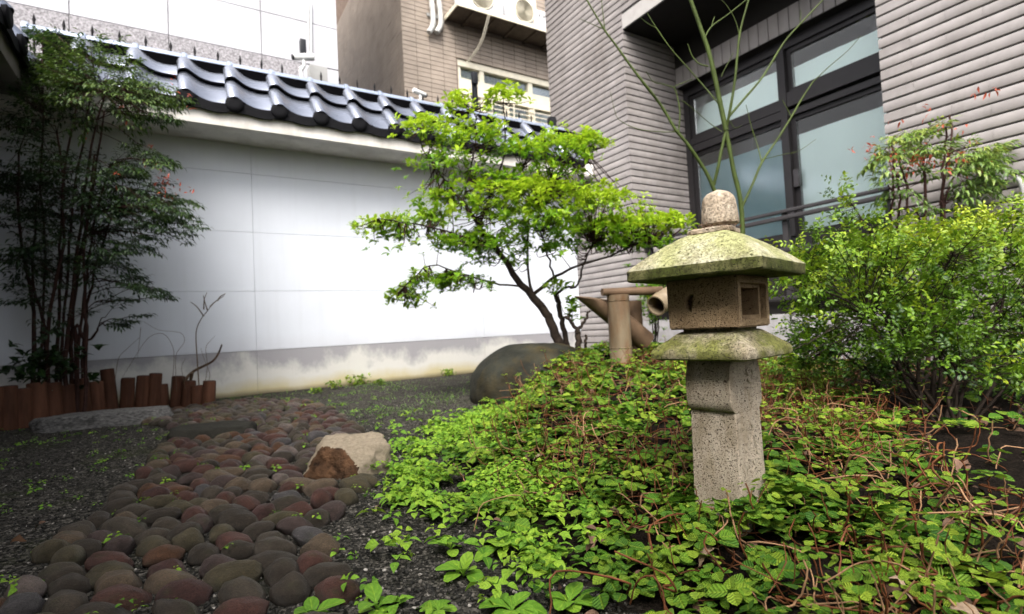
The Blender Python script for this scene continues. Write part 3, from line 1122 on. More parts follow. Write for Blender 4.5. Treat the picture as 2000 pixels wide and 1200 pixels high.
blind_specs = [(sash[0], 'blind_reflection', "slate blue sheet for the dark reflection in the left lower pane of the grey building's window", 0.19),
               (sash[1], 'blind', "pale aqua blind behind the big pane by the red-tinged bush", 0.19),
               (sash[2], 'blind', "pale aqua blind behind the upper pane crossed by green stems", 0.16),
               (sash[3], 'blind', "pale aqua blind behind the upper pane beside the near tiled wall", 0.20)]
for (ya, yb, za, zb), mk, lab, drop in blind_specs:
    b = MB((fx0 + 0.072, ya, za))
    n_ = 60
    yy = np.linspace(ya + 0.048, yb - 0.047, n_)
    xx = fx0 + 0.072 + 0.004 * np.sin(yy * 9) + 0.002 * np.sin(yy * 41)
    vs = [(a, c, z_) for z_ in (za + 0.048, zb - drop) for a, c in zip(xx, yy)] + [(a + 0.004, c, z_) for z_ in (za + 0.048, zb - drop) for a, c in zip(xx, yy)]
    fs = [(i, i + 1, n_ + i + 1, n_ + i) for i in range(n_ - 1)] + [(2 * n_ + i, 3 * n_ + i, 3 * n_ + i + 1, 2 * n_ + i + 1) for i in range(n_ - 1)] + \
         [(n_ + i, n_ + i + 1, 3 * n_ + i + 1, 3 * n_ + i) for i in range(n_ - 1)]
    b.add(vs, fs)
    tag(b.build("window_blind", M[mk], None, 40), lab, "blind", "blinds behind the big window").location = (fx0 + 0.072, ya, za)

# railing in front of the window
rt = thing("window_railing", "dark metal railing with double top rail before the big window", "railing", (4.55, Y0, 0.5))
RO = (4.55, Y0, 0.5)
for za, zb, xo, nm in ((1.395, 1.425, 0.0, "rail"), (1.335, 1.372, 0.004, "rail"), (1.045, 1.085, 0.002, "rail"), (0.62, 0.66, 0.002, "rail")):
    b = MB(RO)
    b.box((4.53 + xo, Y0 + 0.004, za), (4.57 + xo, Y1 - 0.004, zb))
    link_mesh(nm, bevel_mesh(b.mesh(nm), 0.006, 2), M['rail'], rt)
for y in (1.86, 2.68, 3.50, 4.30):
    b = MB(RO)
    b.box((4.577, y, 0.42), (4.615, y + 0.05, 1.40))
    b.build("post", M['rail'], rt)
b = MB(RO)
b.box((4.60, Y0 + 0.01, 0.50), (4.622, Y1 - 0.01, 1.02))
b.build("infill_panel", M['soffit'], rt)
b = MB(ORG)
b.box((XB + 0.03, Y0 + 0.002, -0.2), (XB + 0.35, Y1 - 0.002, 0.50))
link_mesh("low_wall", bevel_mesh(b.mesh("low_wall"), 0.01, 2), M['kerb'], bld)
b = MB(ORG)
b.box((XB + 0.36, Y0, -0.2), (XWIN + 0.05, Y1, 0.40))
b.build("recess_floor", M['kerb'], bld)
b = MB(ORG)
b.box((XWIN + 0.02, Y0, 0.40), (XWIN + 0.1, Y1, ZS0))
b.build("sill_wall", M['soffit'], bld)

# small grey fitting on the near wall with its flexible conduit
lb = at_x(1948, 331, XB)
ft = thing("wall_box", "small grey electrical box with lid on the near tiled wall", "electrical box", lb)
b = MB(lb)
b.box((XB - 0.055, lb[1] - 0.05, lb[2] - 0.085), (XB - 0.002, lb[1] + 0.05, lb[2] + 0.07))
link_mesh("body", bevel_mesh(b.mesh("body"), 0.005, 2), M['greybox'], ft)
b = MB(lb)
b.box((XB - 0.068, lb[1] - 0.056, lb[2] + 0.071), (XB - 0.002, lb[1] + 0.056, lb[2] + 0.088))
link_mesh("lid", bevel_mesh(b.mesh("lid"), 0.004, 2), M['cctv'], ft)
b = MB(lb)
q = [(XB - 0.03, lb[1] - 0.06, lb[2] - 0.05), (XB - 0.03, lb[1] - 0.11, lb[2] - 0.12), (XB - 0.025, lb[1] - 0.115, lb[2] - 0.3), (XB - 0.025, lb[1] - 0.11, lb[2] - 0.9)]
pts = curve_pts(q, 60)
b.tube(pts, 0.012 + 0.003 * (np.arange(len(pts)) % 2), 8)
b.build("conduit", M['greybox'], ft, 60)

# ------------------------------------------------------------------ white building behind the wall
YWB = 6.3
wb = thing("panel_building", "white panelled building with a speckled granite plinth behind the garden wall", "building", (0, YWB, 0))
WO = (0, YWB, 0)
b = MB(WO)
XE = 1.635
b.box((-6, YWB + 0.03, 0), (XE - 0.004, YWB + 6, 9))
b.build("wall_backing", M['kerb'], wb)
vx = [-6.0, -3.0, -0.86, -0.07, 0.80, XE]
zrow = [3.665, 4.16, 5.1, 6.2, 7.4, 9.0]
for i in range(len(zrow) - 1):
    for j in range(len(vx) - 1):
        b = MB(WO)
        b.box((vx[j] + 0.004, YWB, zrow[i] + 0.004), (vx[j + 1] - 0.004, YWB + 0.032, zrow[i + 1] - 0.004))
        b.build("panel", M['whitepanel'], wb)
for j in range(len(vx) - 1):
    b = MB(WO)
    b.box((vx[j] + 0.003, YWB - 0.012, 0.0), (vx[j + 1] - 0.003 - (0.42 if j == len(vx) - 2 else 0), YWB + 0.031, 3.655))
    b.build("granite_slab", M['granite'], wb)
b = MB(WO)
b.box((XE - 0.41, YWB + 0.001, 0.0), (XE - 0.003, YWB + 0.031, 3.655))
b.build("panel", M['whitepanel'], wb)

# spiked fence behind the ridge
fz = 2.335
fen = thing("spiked_fence", "row of dark iron fence spikes rising behind the tiled wall coping", "fence", (0, 5.95, fz))
FO = (0, 5.95, fz)
b = MB(FO)
b.box((-1.2, 5.94, 2.9), (4.38, 5.96, 2.93))
b.box((-1.2, 5.94, 2.4), (4.38, 5.96, 2.43))
b.build("rail", M['spike'], fen)
sp = MB()
sp.tube([(0, 0, 0), (0, 0, 1.02)], 0.009, 6)
sp.tube([(0, 0, 1.02), (0, 0, 1.045), (0, 0, 1.10)], [0.009, 0.013, 0.001], 8)
sp_me = sp.mesh("spike", 40)
sp_me.materials.append(M['spike'])
for i in range(27):
    o = bpy.data.objects.new("spike", sp_me)
    COL.objects.link(o)
    o.location = (-1.05 + i * 0.2 - 0.0, 0.0, 0.0)
    o.parent = fen

# ------------------------------------------------------------------ brown tiled building
YBB = 8.0
c0 = at_y(787, 100, YBB)
XBB = float(c0[0])
bb_ = thing("brown_building", "brown tiled apartment building with air conditioners on a ledge", "building", (XBB, YBB, 0))
BO = (XBB, YBB, 0)
wz1, wz0 = float(at_y(985, 135, YBB)[2]), 2.2
wx0, wx1 = float(at_y(896, 160, YBB)[0]), 7.6
b = MB(BO)
b.box((XBB + 0.02, YBB + 0.02, 0), (wx0, YBB + 6, 11))
b.box((wx0, YBB + 0.02, wz1), (wx1, YBB + 0.4, 11))
b.box((wx0, YBB + 0.02, 0), (wx1, YBB + 0.4, wz0))
b.box((wx1, YBB + 0.02, 0), (10, YBB + 6, 11))
b.build("wall_backing", M['browngrout'], bb_)
strip = MB(BO)
CP = 0.078
z = 2.3
while z < 7.6:
    segs = [(XBB, 10.0)] if (z > wz1 - 0.02) else [(XBB, wx0)]
    for xa, xz in segs:
        for q in np.arange(xa, xz - 0.05, 0.24):
            xe = min(q + 0.234, xz)
            dy = random.uniform(-0.002, 0.002)
            strip.box((q, YBB + dy, z), (xe, YBB + 0.022, z + CP - 0.009))
    for q in np.arange(YBB + 0.03, YBB + 5.8, 0.24):
        strip.box((XBB + random.uniform(-0.002, 0.002), q, z), (XBB + 0.022, q + 0.234, z + CP - 0.009))
    z += CP
tag(strip.build("tile_field", M['browntile'], bb_), kind='stuff')
# grilled window with ivory frame
wf = MB(BO)
zt_ = wz1 - 0.02
mid = float(at_y(985, 183, YBB)[2])


def fbox(x0, x1, z0, z1, y0=YBB + 0.05, y1=YBB + 0.14):
    wf.box((x0, y0, z0), (x1, y1, z1))


fbox(wx0, wx1, zt_ - 0.10, wz1 - 0.002, YBB + 0.03)
fbox(wx0, wx0 + 0.07, wz0, zt_ - 0.10)
mull = [float(at_y(q, 160, YBB)[0]) for q in (944, 1038)]
for mx_ in mull:
    fbox(mx_ - 0.045, mx_ + 0.045, wz0, zt_ - 0.10, YBB + 0.045)
fbox(wx0 + 0.07, wx1, mid - 0.14, mid + 0.14, YBB + 0.052)
fbox(float(at_y(994, 220, YBB)[0]) - 0.05, float(at_y(994, 220, YBB)[0]) + 0.05, wz0, mid - 0.14, YBB + 0.054)
wfo = wf.build("window", M['ivory'], bb_)
b = MB(BO)
b.box((wx0 + 0.02, YBB + 0.10, wz0), (wx1, YBB + 0.105, zt_ - 0.02))
b.build("pane", M['glass'], wfo)
b = MB(BO)
for zz in np.arange(wz0, mid - 0.14, 0.085):
    b.box((wx0 + 0.07, YBB + 0.02, zz), (wx1, YBB + 0.032, zz + 0.016))
for xx in np.arange(wx0 + 0.2, wx1, 0.45):
    b.box((xx, YBB + 0.008, wz0), (xx + 0.018, YBB + 0.019, mid - 0.10))
b.build("security_grille", M['ivory'], wfo)
b = MB((wx0, YBB + 0.25, wz0))  # added sheet that carries the trees' reflection in its colour
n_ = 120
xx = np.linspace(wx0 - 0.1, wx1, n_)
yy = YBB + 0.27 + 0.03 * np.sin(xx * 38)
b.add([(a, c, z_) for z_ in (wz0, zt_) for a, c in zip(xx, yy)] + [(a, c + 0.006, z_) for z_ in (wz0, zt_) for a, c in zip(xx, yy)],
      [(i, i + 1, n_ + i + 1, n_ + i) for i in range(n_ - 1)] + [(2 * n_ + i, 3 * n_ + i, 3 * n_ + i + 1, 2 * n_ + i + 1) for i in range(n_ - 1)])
o = tag(b.build("window_reflection", M['reflection_sheet'], None, 60), "mottled green sheet painted as a tree reflection behind the ivory framed grilled window", "reflection_sheet")
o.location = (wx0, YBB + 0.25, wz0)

# ledge for the air conditioners
ba = at_y(869, 40, YBB)
lz = float(ba[2])
fr = at_z(893, 9, lz)
ly0, lx0 = float(fr[1]), float(ba[0])
lx1 = 8.2
led = MB(BO)
led.box((lx0, ly0, lz), (lx1, YBB - 0.004, lz + 0.03))
for q in np.arange(lx0 + 0.3, lx1, 0.42):
    led.box((q, ly0 + 0.012, lz - 0.035), (q + 0.045, YBB - 0.006, lz - 0.001))
ledo = led.build("ledge", M['ledge'], bb_)
b = MB(BO)
b.box((lx0 - 0.015, ly0 - 0.02, lz - 0.02), (lx1, ly0 - 0.001, lz + 0.05))
b.box((lx0 - 0.02, ly0, lz - 0.02), (lx0 - 0.001, YBB - 0.01, lz + 0.05))
for q in (lx0 + 0.02, float(at_y(1045, 60, ly0)[0])):
    b.box((q, ly0 - 0.019, lz + 0.05), (q + 0.035, ly0 + 0.02, lz + 1.0))
b.build("ledge_rim", M['ivory'], bb_)


def ac_unit(px0, px1, pyb, fanx, fany, fanr, lab):
    p0, p1 = at_y(px0, pyb, ly0 + 0.06), at_y(px1, pyb, ly0 + 0.06)
    zb = lz + 0.034
    t = thing("air_conditioner", lab, "air conditioner", (p0[0], ly0 + 0.06, zb), "air conditioners on the ledge")
    OO = (p0[0], ly0 + 0.06, zb)
    b = MB(OO)
    b.box((p0[0], ly0 + 0.06, zb + 0.03), (p1[0], ly0 + 0.36, zb + 0.62))
    link_mesh("casing", bevel_mesh(b.mesh("casing"), 0.02, 3), M['acwhite'], t)
    f = at_y(fanx, fany, ly0 + 0.055)
    b = MB(OO)
    b.lathe([(fanr, -0.010), (fanr, 0.004)], (f[0], ly0 + 0.058, f[2]), 32, 'y')
    fan = b.build("fan_grille", M['acgrille'], t, 40)
    b = MB(OO)
    for r_ in np.arange(0.03, fanr, 0.026):
        a = np.linspace(0, 2 * math.pi, 33)
        b.tube(np.stack([f[0] + r_ * np.cos(a), np.full(33, ly0 + 0.040), f[2] + r_ * np.sin(a)], -1), 0.004, 4, False)
    b.tube(np.stack([f[0] + (fanr + 0.012) * np.cos(a), np.full(33, ly0 + 0.048), f[2] + (fanr + 0.012) * np.sin(a)], -1), 0.012, 6, False)
    b.build("fan_rings", M['ivory'], fan, 60)
    b = MB(OO)
    for q in (p0[0] + 0.08, p1[0] - 0.14):
        b.box((q, ly0 + 0.08, zb - 0.003), (q + 0.05, ly0 + 0.34, zb + 0.029))
    b.build("foot", M['black'], t)


ac_unit(904, 983, 22, 941, -8, 0.21, "white air conditioner with its round fan cut by the picture's top edge")
ac_unit(994, 1042, 40, 1024, 22, 0.19, "narrower white air conditioner with a fully visible fan, right of its twin")
jb = at_y(1048, 62, ly0 + 0.1)
jt = thing("junction_box", "white box beside the air conditioners next to the grey tiled corner", "box", (jb[0], ly0 + 0.1, lz + 0.032))
b = MB((jb[0], ly0 + 0.1, lz + 0.032))
b.box((jb[0], ly0 + 0.08, lz + 0.034), (jb[0] + 0.4, ly0 + 0.3, lz + 0.42))
link_mesh("case", bevel_mesh(b.mesh("case"), 0.01, 2), M['acwhite'], jt)
b = MB((jb[0], ly0 + 0.1, lz + 0.032))
for q in (0.06, 0.16):
    b.lathe([(0.022, -0.015), (0.022, 0.0)], (jb[0] + q, ly0 + 0.08, lz + 0.33), 12, 'y')
b.build("knob", M['greybox'], jt)

# lagged pipes and hanging cable on the brown building
pt = thing("lagged_pipes", "pair of pale lagged pipes ending in elbows on the brown wall", "pipes", at_y(850, 60, YBB - 0.06))
OO = at_y(850, 60, YBB - 0.06)
for q0, q1, e in ((842, 846, 838), (856, 861, 853)):
    b = MB(OO)
    top, mid_, end = at_y(q0, -40, YBB - 0.06), at_y(q1, 45, YBB - 0.07), at_y(e, 64, YBB - 0.09)
    pts = curve_pts([top, at_y(q0 + 1, 0, YBB - 0.06), mid_, end], 24)
    b.tube(pts, 0.045 + 0.004 * np.sin(np.arange(len(pts)) * 2.0), 12)
    b.build("pipe", M['pipe'], pt, 50)
b = MB(OO)
b.box((OO[0] - 0.12, YBB - 0.02, OO[2] + 0.25), (OO[0] + 0.14, YBB - 0.004, OO[2] + 0.30))
b.build("clamp", M['greybox'], pt)
ca, cb = at_y(954, 28, ly0 - 0.03), at_y(912, 122, YBB - 0.03)
b = MB(ca)
mid_ = (np.array(ca) + np.array(cb)) / 2 + np.array([0.05, 0, -0.05])
pts = curve_pts([ca, mid_, cb], 20)
for s in (0, 0.03):
    b.tube(pts + np.array([s, 0, 0]), 0.008, 5)
tag(b.build("hanging_cable", M['ivory'], None, 60), "thin pale cable slanting from the ledge to the grilled window", "cable").location = tuple(ca)


# cameras, posts and boxes on the coping
def cctv(px, py, y, s, yaw, lab):
    c = at_y(px, py, y)
    t = thing("security_camera", lab, "security camera", c, "security cameras above the garden wall")
    ca_, sa_ = math.cos(yaw), math.sin(yaw)
    ax = np.array([ca_, sa_, 0.22])
    ax /= np.linalg.norm(ax)
    b = MB(c)
    b.tube([c - ax * 0.10 * s, c - ax * 0.095 * s, c + ax * 0.11 * s, c + ax * 0.115 * s], np.array([0.030, 0.036, 0.040, 0.034]) * s, 14)
    b.build("body", M['cctv'], t, 50)
    b = MB(c)
    b.tube([c - ax * 0.102 * s, c - ax * 0.12 * s], np.array([0.031, 0.029]) * s, 14)
    b.build("lens", M['black'], t, 50)
    b = MB(c)
    b.tube([c + np.array([0, 0, -0.03]) * s, c + np.array([0.01, 0.0, -0.09]) * s, c + np.array([-0.03, 0.0, -0.15]) * s], np.array([0.022, 0.02, 0.026]) * s, 10)
    b.tube([c + np.array([-0.03, 0.0, -0.15]) * s, c + np.array([0.0, 0.0, -0.5]) * s], np.array([0.02, 0.02]) * s, 8)
    b.build("bracket", M['cctv'], t, 50)


cctv(592, 112, 5.75, 0.95, 0.0, "white security camera on a bracket in front of the granite plinth")
cctv(820, 182, 5.75, 0.75, math.pi, "small white security camera above the coping against the brown wall")


def post(px, py0, py1, y, w, lab, cat, box=None):
    a, c = at_y(px, py1, y), at_y(px, py0, y)
    t = thing("sensor_post", lab, cat, a)
    b = MB(a)
    b.box((a[0] - w, y - w, a[2]), (a[0] + w, y + w, c[2]))
    link_mesh("post", bevel_mesh(b.mesh("post"), 0.004, 2), M['black'], t)
    if box:
        b = MB(a)
        b.box((a[0] - w * 2.2, y - w * 2.6, c[2] - box), (a[0] + w * 0.6, y - w - 0.001, c[2] + 0.01))
        link_mesh("sensor_head", bevel_mesh(b.mesh("sensor_head"), 0.008, 2), M['black'], t)


post(929, 148, 215, 5.75, 0.028, "black sensor post with a boxy head rising over the green shrub", "sensor post", 0.14)
post(592, 79, 110, 5.85, 0.03, "short black post standing behind the granite side security camera", "post")
post(1079, 231, 262, 5.62, 0.045, "black box standing on the coping's right end by the grey tiled pier", "box")
gb = at_y(622, 140, 6.0)
b = MB(gb)
b.box((gb[0] - 0.09, 6.0, gb[2] - 0.7), (gb[0] + 0.10, 6.15, gb[2] + 0.07))
tag(link_mesh("grey_cabinet", bevel_mesh(b.mesh("grey_cabinet"), 0.01, 2), M['greybox']), "grey cabinet half hidden by the coping next to the bigger security camera", "cabinet").location = tuple(gb)
for s, px_c in ((0, 601), (1, 606)):
    pass
b = MB(at_y(603, 60, YWB - 0.02))
b.tube([at_y(602, 2, YWB - 0.02), at_y(603, 110, YWB - 0.02)], 0.010, 6)
b.tube([at_y(607, 2, YWB - 0.02), at_y(608, 110, YWB - 0.02)], 0.008, 6)
tag(b.build("wall_conduit", M['cctv'], None, 60), "thin white conduit running up the white panels above the security camera", "conduit").location = tuple(at_y(603, 60, YWB - 0.02))

# ------------------------------------------------------------------ the stone lantern
LC = np.array([0.9925, 0.748])
lan = thing("stone_lantern", "weathered stone garden lantern standing in the creeping plants", "stone lantern", (LC[0], LC[1], 0.08))
LO = (LC[0], LC[1], 0.08)


def sq_ring(h, z, phi, cham=0.0, n=14, sag=0.0):
    """Points round a square of half side h with cut corners."""
    c = cham
    cor = [(-h + c, -h), (h - c, -h), (h, -h + c), (h, h - c), (h - c, h), (-h + c, h), (-h, h - c), (-h, -h + c)]
    pts = []
    for i in range(8):
        a, b_ = np.array(cor[i]), np.array(cor[(i + 1) % 8])
        k_ = n if i % 2 == 0 else 2
        for t in np.linspace(0, 1, k_, endpoint=False):
            pts.append(a + (b_ - a) * t)
    pts = np.array(pts)
    cs, sn = math.cos(phi), math.sin(phi)
    x = LC[0] + cs * pts[:, 0] - sn * pts[:, 1]
    y = LC[1] + sn * pts[:, 0] + cs * pts[:, 1]
    return np.stack([x, y, np.full(len(x), z)], -1)


def loft(rings, wob=0.0006, seed=0, dense=None):
    """Stack of rings with chipped, slightly uneven surfaces."""
    full = []
    for (r0, r1) in zip(rings[:-1], rings[1:]):
        d = np.linalg.norm(r1 - r0, axis=1).max()
        k_ = max(1, int(d / 0.006))
        for t in np.linspace(0, 1, k_, endpoint=False):
            full.append(r0 + (r1 - r0) * t)
    full.append(rings[-1])
    n = len(full[0])
    v = np.vstack(full)
    c = np.array([LC[0], LC[1], 0])
    for i in range(len(v)):
        q = Vector(v[i] * 45) + Vector((seed, 0, 0))
        w = mnoise.noise(q) * wob + mnoise.noise(q * 3.1) * wob * 0.7
        d = v[i] - c
        d[2] = 0
        d /= np.linalg.norm(d) + 1e-9
        v[i] = v[i] + d * w + np.array([0, 0, mnoise.noise(q * 1.3 + Vector((9, 9, 9))) * wob])
    f = []
    for i in range(len(full) - 1):
        for k_ in range(n):
            k2 = (k_ + 1) % n
            f.append((i * n + k_, i * n + k2, (i + 1) * n + k2, (i + 1) * n + k_))
    f.append(tuple(reversed(range(n))))
    f.append(tuple(range((len(full) - 1) * n, len(full) * n)))
    return v, f


PH = {'roof': R(14.7), 'box': R(11.3), 'mid': R(10.1), 'shaft': R(7.3)}
p_ = PH['shaft']
sh = [sq_ring(h, z, p_, c) for h, z, c in ((0.0540, 0.00, 0.002), (0.0535, 0.15, 0.002), (0.0515, 0.296, 0.002), (0.0508, 0.303, 0.002))]
b = MB(LO)
b.add(*loft(sh, 0.0008, 1))
b.build("shaft", M['lan_shaft'], lan, 40)
# bulged head of the shaft: rounded on the two cheeks, flat on the carved faces
prof = [(0.0490, 0.3035), (0.0545, 0.3045), (0.0600, 0.310), (0.0640, 0.321), (0.0658, 0.338), (0.0658, 0.358), (0.0638, 0.377), (0.0600, 0.393), (0.0550, 0.405), (0.0500, 0.4125)]
rg = []
for h, z in prof:
    q = sq_ring(0.0525, z, 0, 0.002) - np.array([LC[0], LC[1], 0])
    q[:, 0] *= h / 0.0525
    q[:, 1] *= 0.0514 / 0.0525
    cs, sn = math.cos(p_), math.sin(p_)
    rg.append(np.stack([LC[0] + cs * q[:, 0] - sn * q[:, 1], LC[1] + sn * q[:, 0] + cs * q[:, 1], q[:, 2]], -1))
b = MB(LO)
b.add(*loft(rg, 0.0006, 2))
b.build("shaft_head", M['lan_shaft'], lan, 40)
# little carved flourishes on the right-hand face
cs, sn = math.cos(p_), math.sin(p_)


def face_pt(u, z, out=0.0):
    lx, ly = u, -0.0518 - out
    return np.array([LC[0] + cs * lx - sn * ly, LC[1] + sn * lx + cs * ly, z])


b = MB(LO)
for pts in ([(0.010, 0.392), (0.002, 0.385), (0.006, 0.376), (0.016, 0.378)], [(0.022, 0.384), (0.028, 0.376), (0.024, 0.366)], [(0.004, 0.366), (0.014, 0.360), (0.024, 0.362)]):
    b.tube(curve_pts([face_pt(u, z, 0.0002) for u, z in pts], 9), 0.0022, 6)
for pts in ([(0.004, 0.275), (0.012, 0.262), (0.010, 0.245)], [(0.010, 0.250), (0.020, 0.232), (0.024, 0.212)], [(0.008, 0.252), (0.004, 0.236)]):
    b.tube(curve_pts([face_pt(u, z, 0.0008) for u, z in pts], 9), 0.0021, 6)
b.build("carving", M['lan_shaft'], lan, 60)
p_ = PH['mid']
md = [sq_ring(h, z, p_, c) for h, z, c in ((0.060, 0.4100, 0.003), (0.095, 0.4125, 0.003), (0.1065, 0.4165, 0.004), (0.1080, 0.4215, 0.004), (0.1075, 0.4315, 0.004), (0.1050, 0.4355, 0.004), (0.066, 0.4685, 0.003), (0.060, 0.4715, 0.003))]
b = MB(LO)
b.add(*loft(md, 0.0008, 3))
b.build("platform", M['lan_mid'], lan, 40)
b = MB(LO)
b.add(*loft([sq_ring(0.056, 0.4705, p_, 0.002), sq_ring(0.056, 0.4775, p_, 0.002)], 0.0003, 3))
b.build("platform_neck", M['lan_mid'], lan, 40)

# fire box with a framed opening and a half-moon hole
p_ = PH['box']
fb = MB()
h0, h1, z0, z1 = 0.0772, 0.0785, 0.4770, 0.5840
fb.add([(-h0, -h0, z0), (h0, -h0, z0), (h0, h0, z0), (-h0, h0, z0), (-h1, -h1, z1), (h1, -h1, z1), (h1, h1, z1), (-h1, h1, z1)],
       [(0, 3, 2, 1), (4, 5, 6, 7), (0, 1, 5, 4), (1, 2, 6, 5), (2, 3, 7, 6), (3, 0, 4, 7)])
me = fb.mesh("fire_box")
bm = bmesh.new()
bm.from_mesh(me)
bm.normal_update()
bmesh.ops.bevel(bm, geom=list(bm.edges), offset=0.003, segments=2, affect='EDGES')
bm.normal_update()
fc = max((f for f in bm.faces if f.normal.y < -0.9), key=lambda f: f.calc_area())
fc2 = max((f for f in bm.faces if f.normal.y > 0.9), key=lambda f: f.calc_area())
for f_ in (fc, fc2):
    sgn = 1 if f_ is fc else -1
    bmesh.ops.inset_region(bm, faces=[f_], thickness=0.019)
    ex_ = bmesh.ops.extrude_face_region(bm, geom=[f_])
    nf = [g for g in ex_['geom'] if isinstance(g, bmesh.types.BMFace)]
    bmesh.ops.translate(bm, verts=list({v for f in nf for v in f.verts}), vec=(0, 0.013 * sgn, 0))
    bmesh.ops.delete(bm, geom=[f_], context='FACES')
    bmesh.ops.inset_region(bm, faces=nf, thickness=0.012)
    ex2 = bmesh.ops.extrude_face_region(bm, geom=nf)
    nf2 = [g for g in ex2['geom'] if isinstance(g, bmesh.types.BMFace)]
    bmesh.ops.translate(bm, verts=list({v for f in nf2 for v in f.verts}), vec=(0, 0.045 * sgn, 0))
    bmesh.ops.delete(bm, geom=nf, context='FACES')
bmesh.ops.recalc_face_normals(bm, faces=bm.faces)
bm.to_mesh(me)
bm.free()
me.transform(Matrix.Rotation(p_, 4, 'Z'))
me.transform(Matrix.Translation((0, 0, -LO[2])))
box_o = link_mesh("fire_box", me, M['lan_box'], lan)
# cut the half-moon through the left-hand face
cut = MB()
arc = [(0.027 * math.sin(t) * 0.80, 0.022 * math.cos(t)) for t in np.linspace(0, math.pi, 14)]
back = [(0.0005 * math.sin(t), 0.021 * math.cos(t)) for t in np.linspace(math.pi, 0, 10)][1:-1]
loop = arc + back
cz = 0.5315
ru = R(12)
ring2 = [(u * math.cos(ru) - w * math.sin(ru), u * math.sin(ru) + w * math.cos(ru)) for u, w in loop]
k_ = len(ring2)
cy_off = 0.018
cut.add([(-0.100, cy_off + u, cz + w) for u, w in ring2] + [(-0.062, cy_off + u * 0.75, cz + w * 0.8) for u, w in ring2],
        [tuple(range(k_)), tuple(reversed(range(k_, 2 * k_)))] + [(i, k_ + i, k_ + (i + 1) % k_, (i + 1) % k_) for i in range(k_)])
cme = cut.mesh("moon_cutter")
bm = bmesh.new()
bm.from_mesh(cme)
bmesh.ops.recalc_face_normals(bm, faces=bm.faces)
bm.to_mesh(cme)
bm.free()
cme.transform(Matrix.Rotation(p_, 4, 'Z'))
cme.transform(Matrix.Translation((LC[0], LC[1], 0)))
cut_o = bpy.data.objects.new("moon_cutter", cme)
COL.objects.link(cut_o)
bo = box_o.modifiers.new("moon", 'BOOLEAN')
bo.operation = 'DIFFERENCE'
bo.object = cut_o
bo.solver = 'EXACT'
dg = bpy.context.evaluated_depsgraph_get()
ev = bpy.data.meshes.new_from_object(box_o.evaluated_get(dg))
box_o.modifiers.clear()
box_o.data = ev
bpy.data.objects.remove(cut_o)
ev.polygons.foreach_set("use_smooth", [True] * len(ev.polygons))
ev.set_sharp_from_angle(angle=R(25))

p_ = PH['roof']
rf = [sq_ring(h, z, p_, c) for h, z, c in ((0.076, 0.5835, 0.004), (0.132, 0.5835, 0.006), (0.1395, 0.5850, 0.007), (0.1415, 0.5880, 0.007), (0.1422, 0.6075, 0.007), (0.1405, 0.6105, 0.007),
                                           (0.122, 0.6275, 0.006), (0.100, 0.6450, 0.005), (0.078, 0.6610, 0.004), (0.058, 0.6735, 0.003), (0.046, 0.6800, 0.003), (0.040, 0.6812, 0.003))]
b = MB(LO)
b.add(*loft(rf, 0.0010, 4))
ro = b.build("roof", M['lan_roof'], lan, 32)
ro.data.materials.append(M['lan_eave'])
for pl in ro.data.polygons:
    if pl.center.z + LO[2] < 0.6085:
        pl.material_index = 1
p_ = PH['roof'] + R(4)
b = MB(LO)
b.add(*loft([sq_ring(h, z, p_, c, 8) for h, z, c in ((0.044, 0.6805, 0.014), (0.0465, 0.6820, 0.015), (0.0470, 0.6890, 0.015), (0.0450, 0.6915, 0.015), (0.036, 0.6925, 0.010))], 0.0008, 5))
b.build("finial_base", M['lan_finial'], lan, 32)
b = MB(LO)
prof = [(0.031, 0.691), (0.031, 0.698), (0.035, 0.700), (0.0390, 0.7025), (0.0400, 0.707), (0.0385, 0.720), (0.0365, 0.738), (0.0345, 0.753), (0.0315, 0.763), (0.0250, 0.7705), (0.0160, 0.7745), (0.008, 0.7775), (0.0025, 0.7795), (0.0003, 0.7797)]
b.lathe(prof, (LC[0] + 0.012, LC[1] - 0.009, 0), 40)
me = b.mesh("finial_bud", 40)
for v in me.vertices:
    q = v.co * 40
    v.co += Vector((v.co.x, v.co.y, 0)).normalized() * mnoise.noise(q) * 0.0016
link_mesh("finial_bud", me, M['lan_finial'], lan)
# dry crumbs and husks caught round the finial
N = 70
a = rng.uniform(2.4, 6.0, N)
rr_ = rng.uniform(0.035, 0.047, N)
pos = np.stack([LC[0] + 0.008 + rr_ * np.cos(a), LC[1] - 0.006 + rr_ * np.sin(a), np.where(rng.random(N) < 0.55, 0.6935, rng.uniform(0.694, 0.705, N))], -1)
o = leaf_cloud("dry_husks", LANCE, M['deadleaf'], pos, rand_unit(N) * np.array([1, 1, 0.5]), rand_unit(N) + np.array([0, 0, 0.8]), rng.uniform(0.003, 0.011, N), 0.5, None, LO)
o.location = LO
tag(o, "dry husks and crumbs caught round the lantern's finial", "debris", None, "stuff")


# ------------------------------------------------------------------ stones
def blob(name, sub, seed, amp, freq, planes=None, squash=None, soft=0.0):
    """Unit stone: sphere cut by planes and roughened by noise."""
    bm = bmesh.new()
    bmesh.ops.create_icosphere(bm, subdivisions=sub, radius=1.0)
    off = Vector((seed * 7.3, seed * 3.1, seed * 1.7))
    for v in bm.verts:
        d = v.co.normalized()
        r = 1.0
        if planes:
            for n_, h in planes:
                c = Vector(n_).normalized().dot(d)
                if c > 1e-3:
                    r = min(r, h / c)
        q = d * freq + off
        r *= 1 + amp * mnoise.noise(q) + amp * 0.5 * mnoise.noise(q * 2.3) + amp * 0.25 * mnoise.noise(q * 5.1)
        v.co = d * r
    me = bpy.data.meshes.new(name)
    bm.to_mesh(me)
    bm.free()
    me.polygons.foreach_set("use_smooth", [True] * len(me.polygons))
    return me


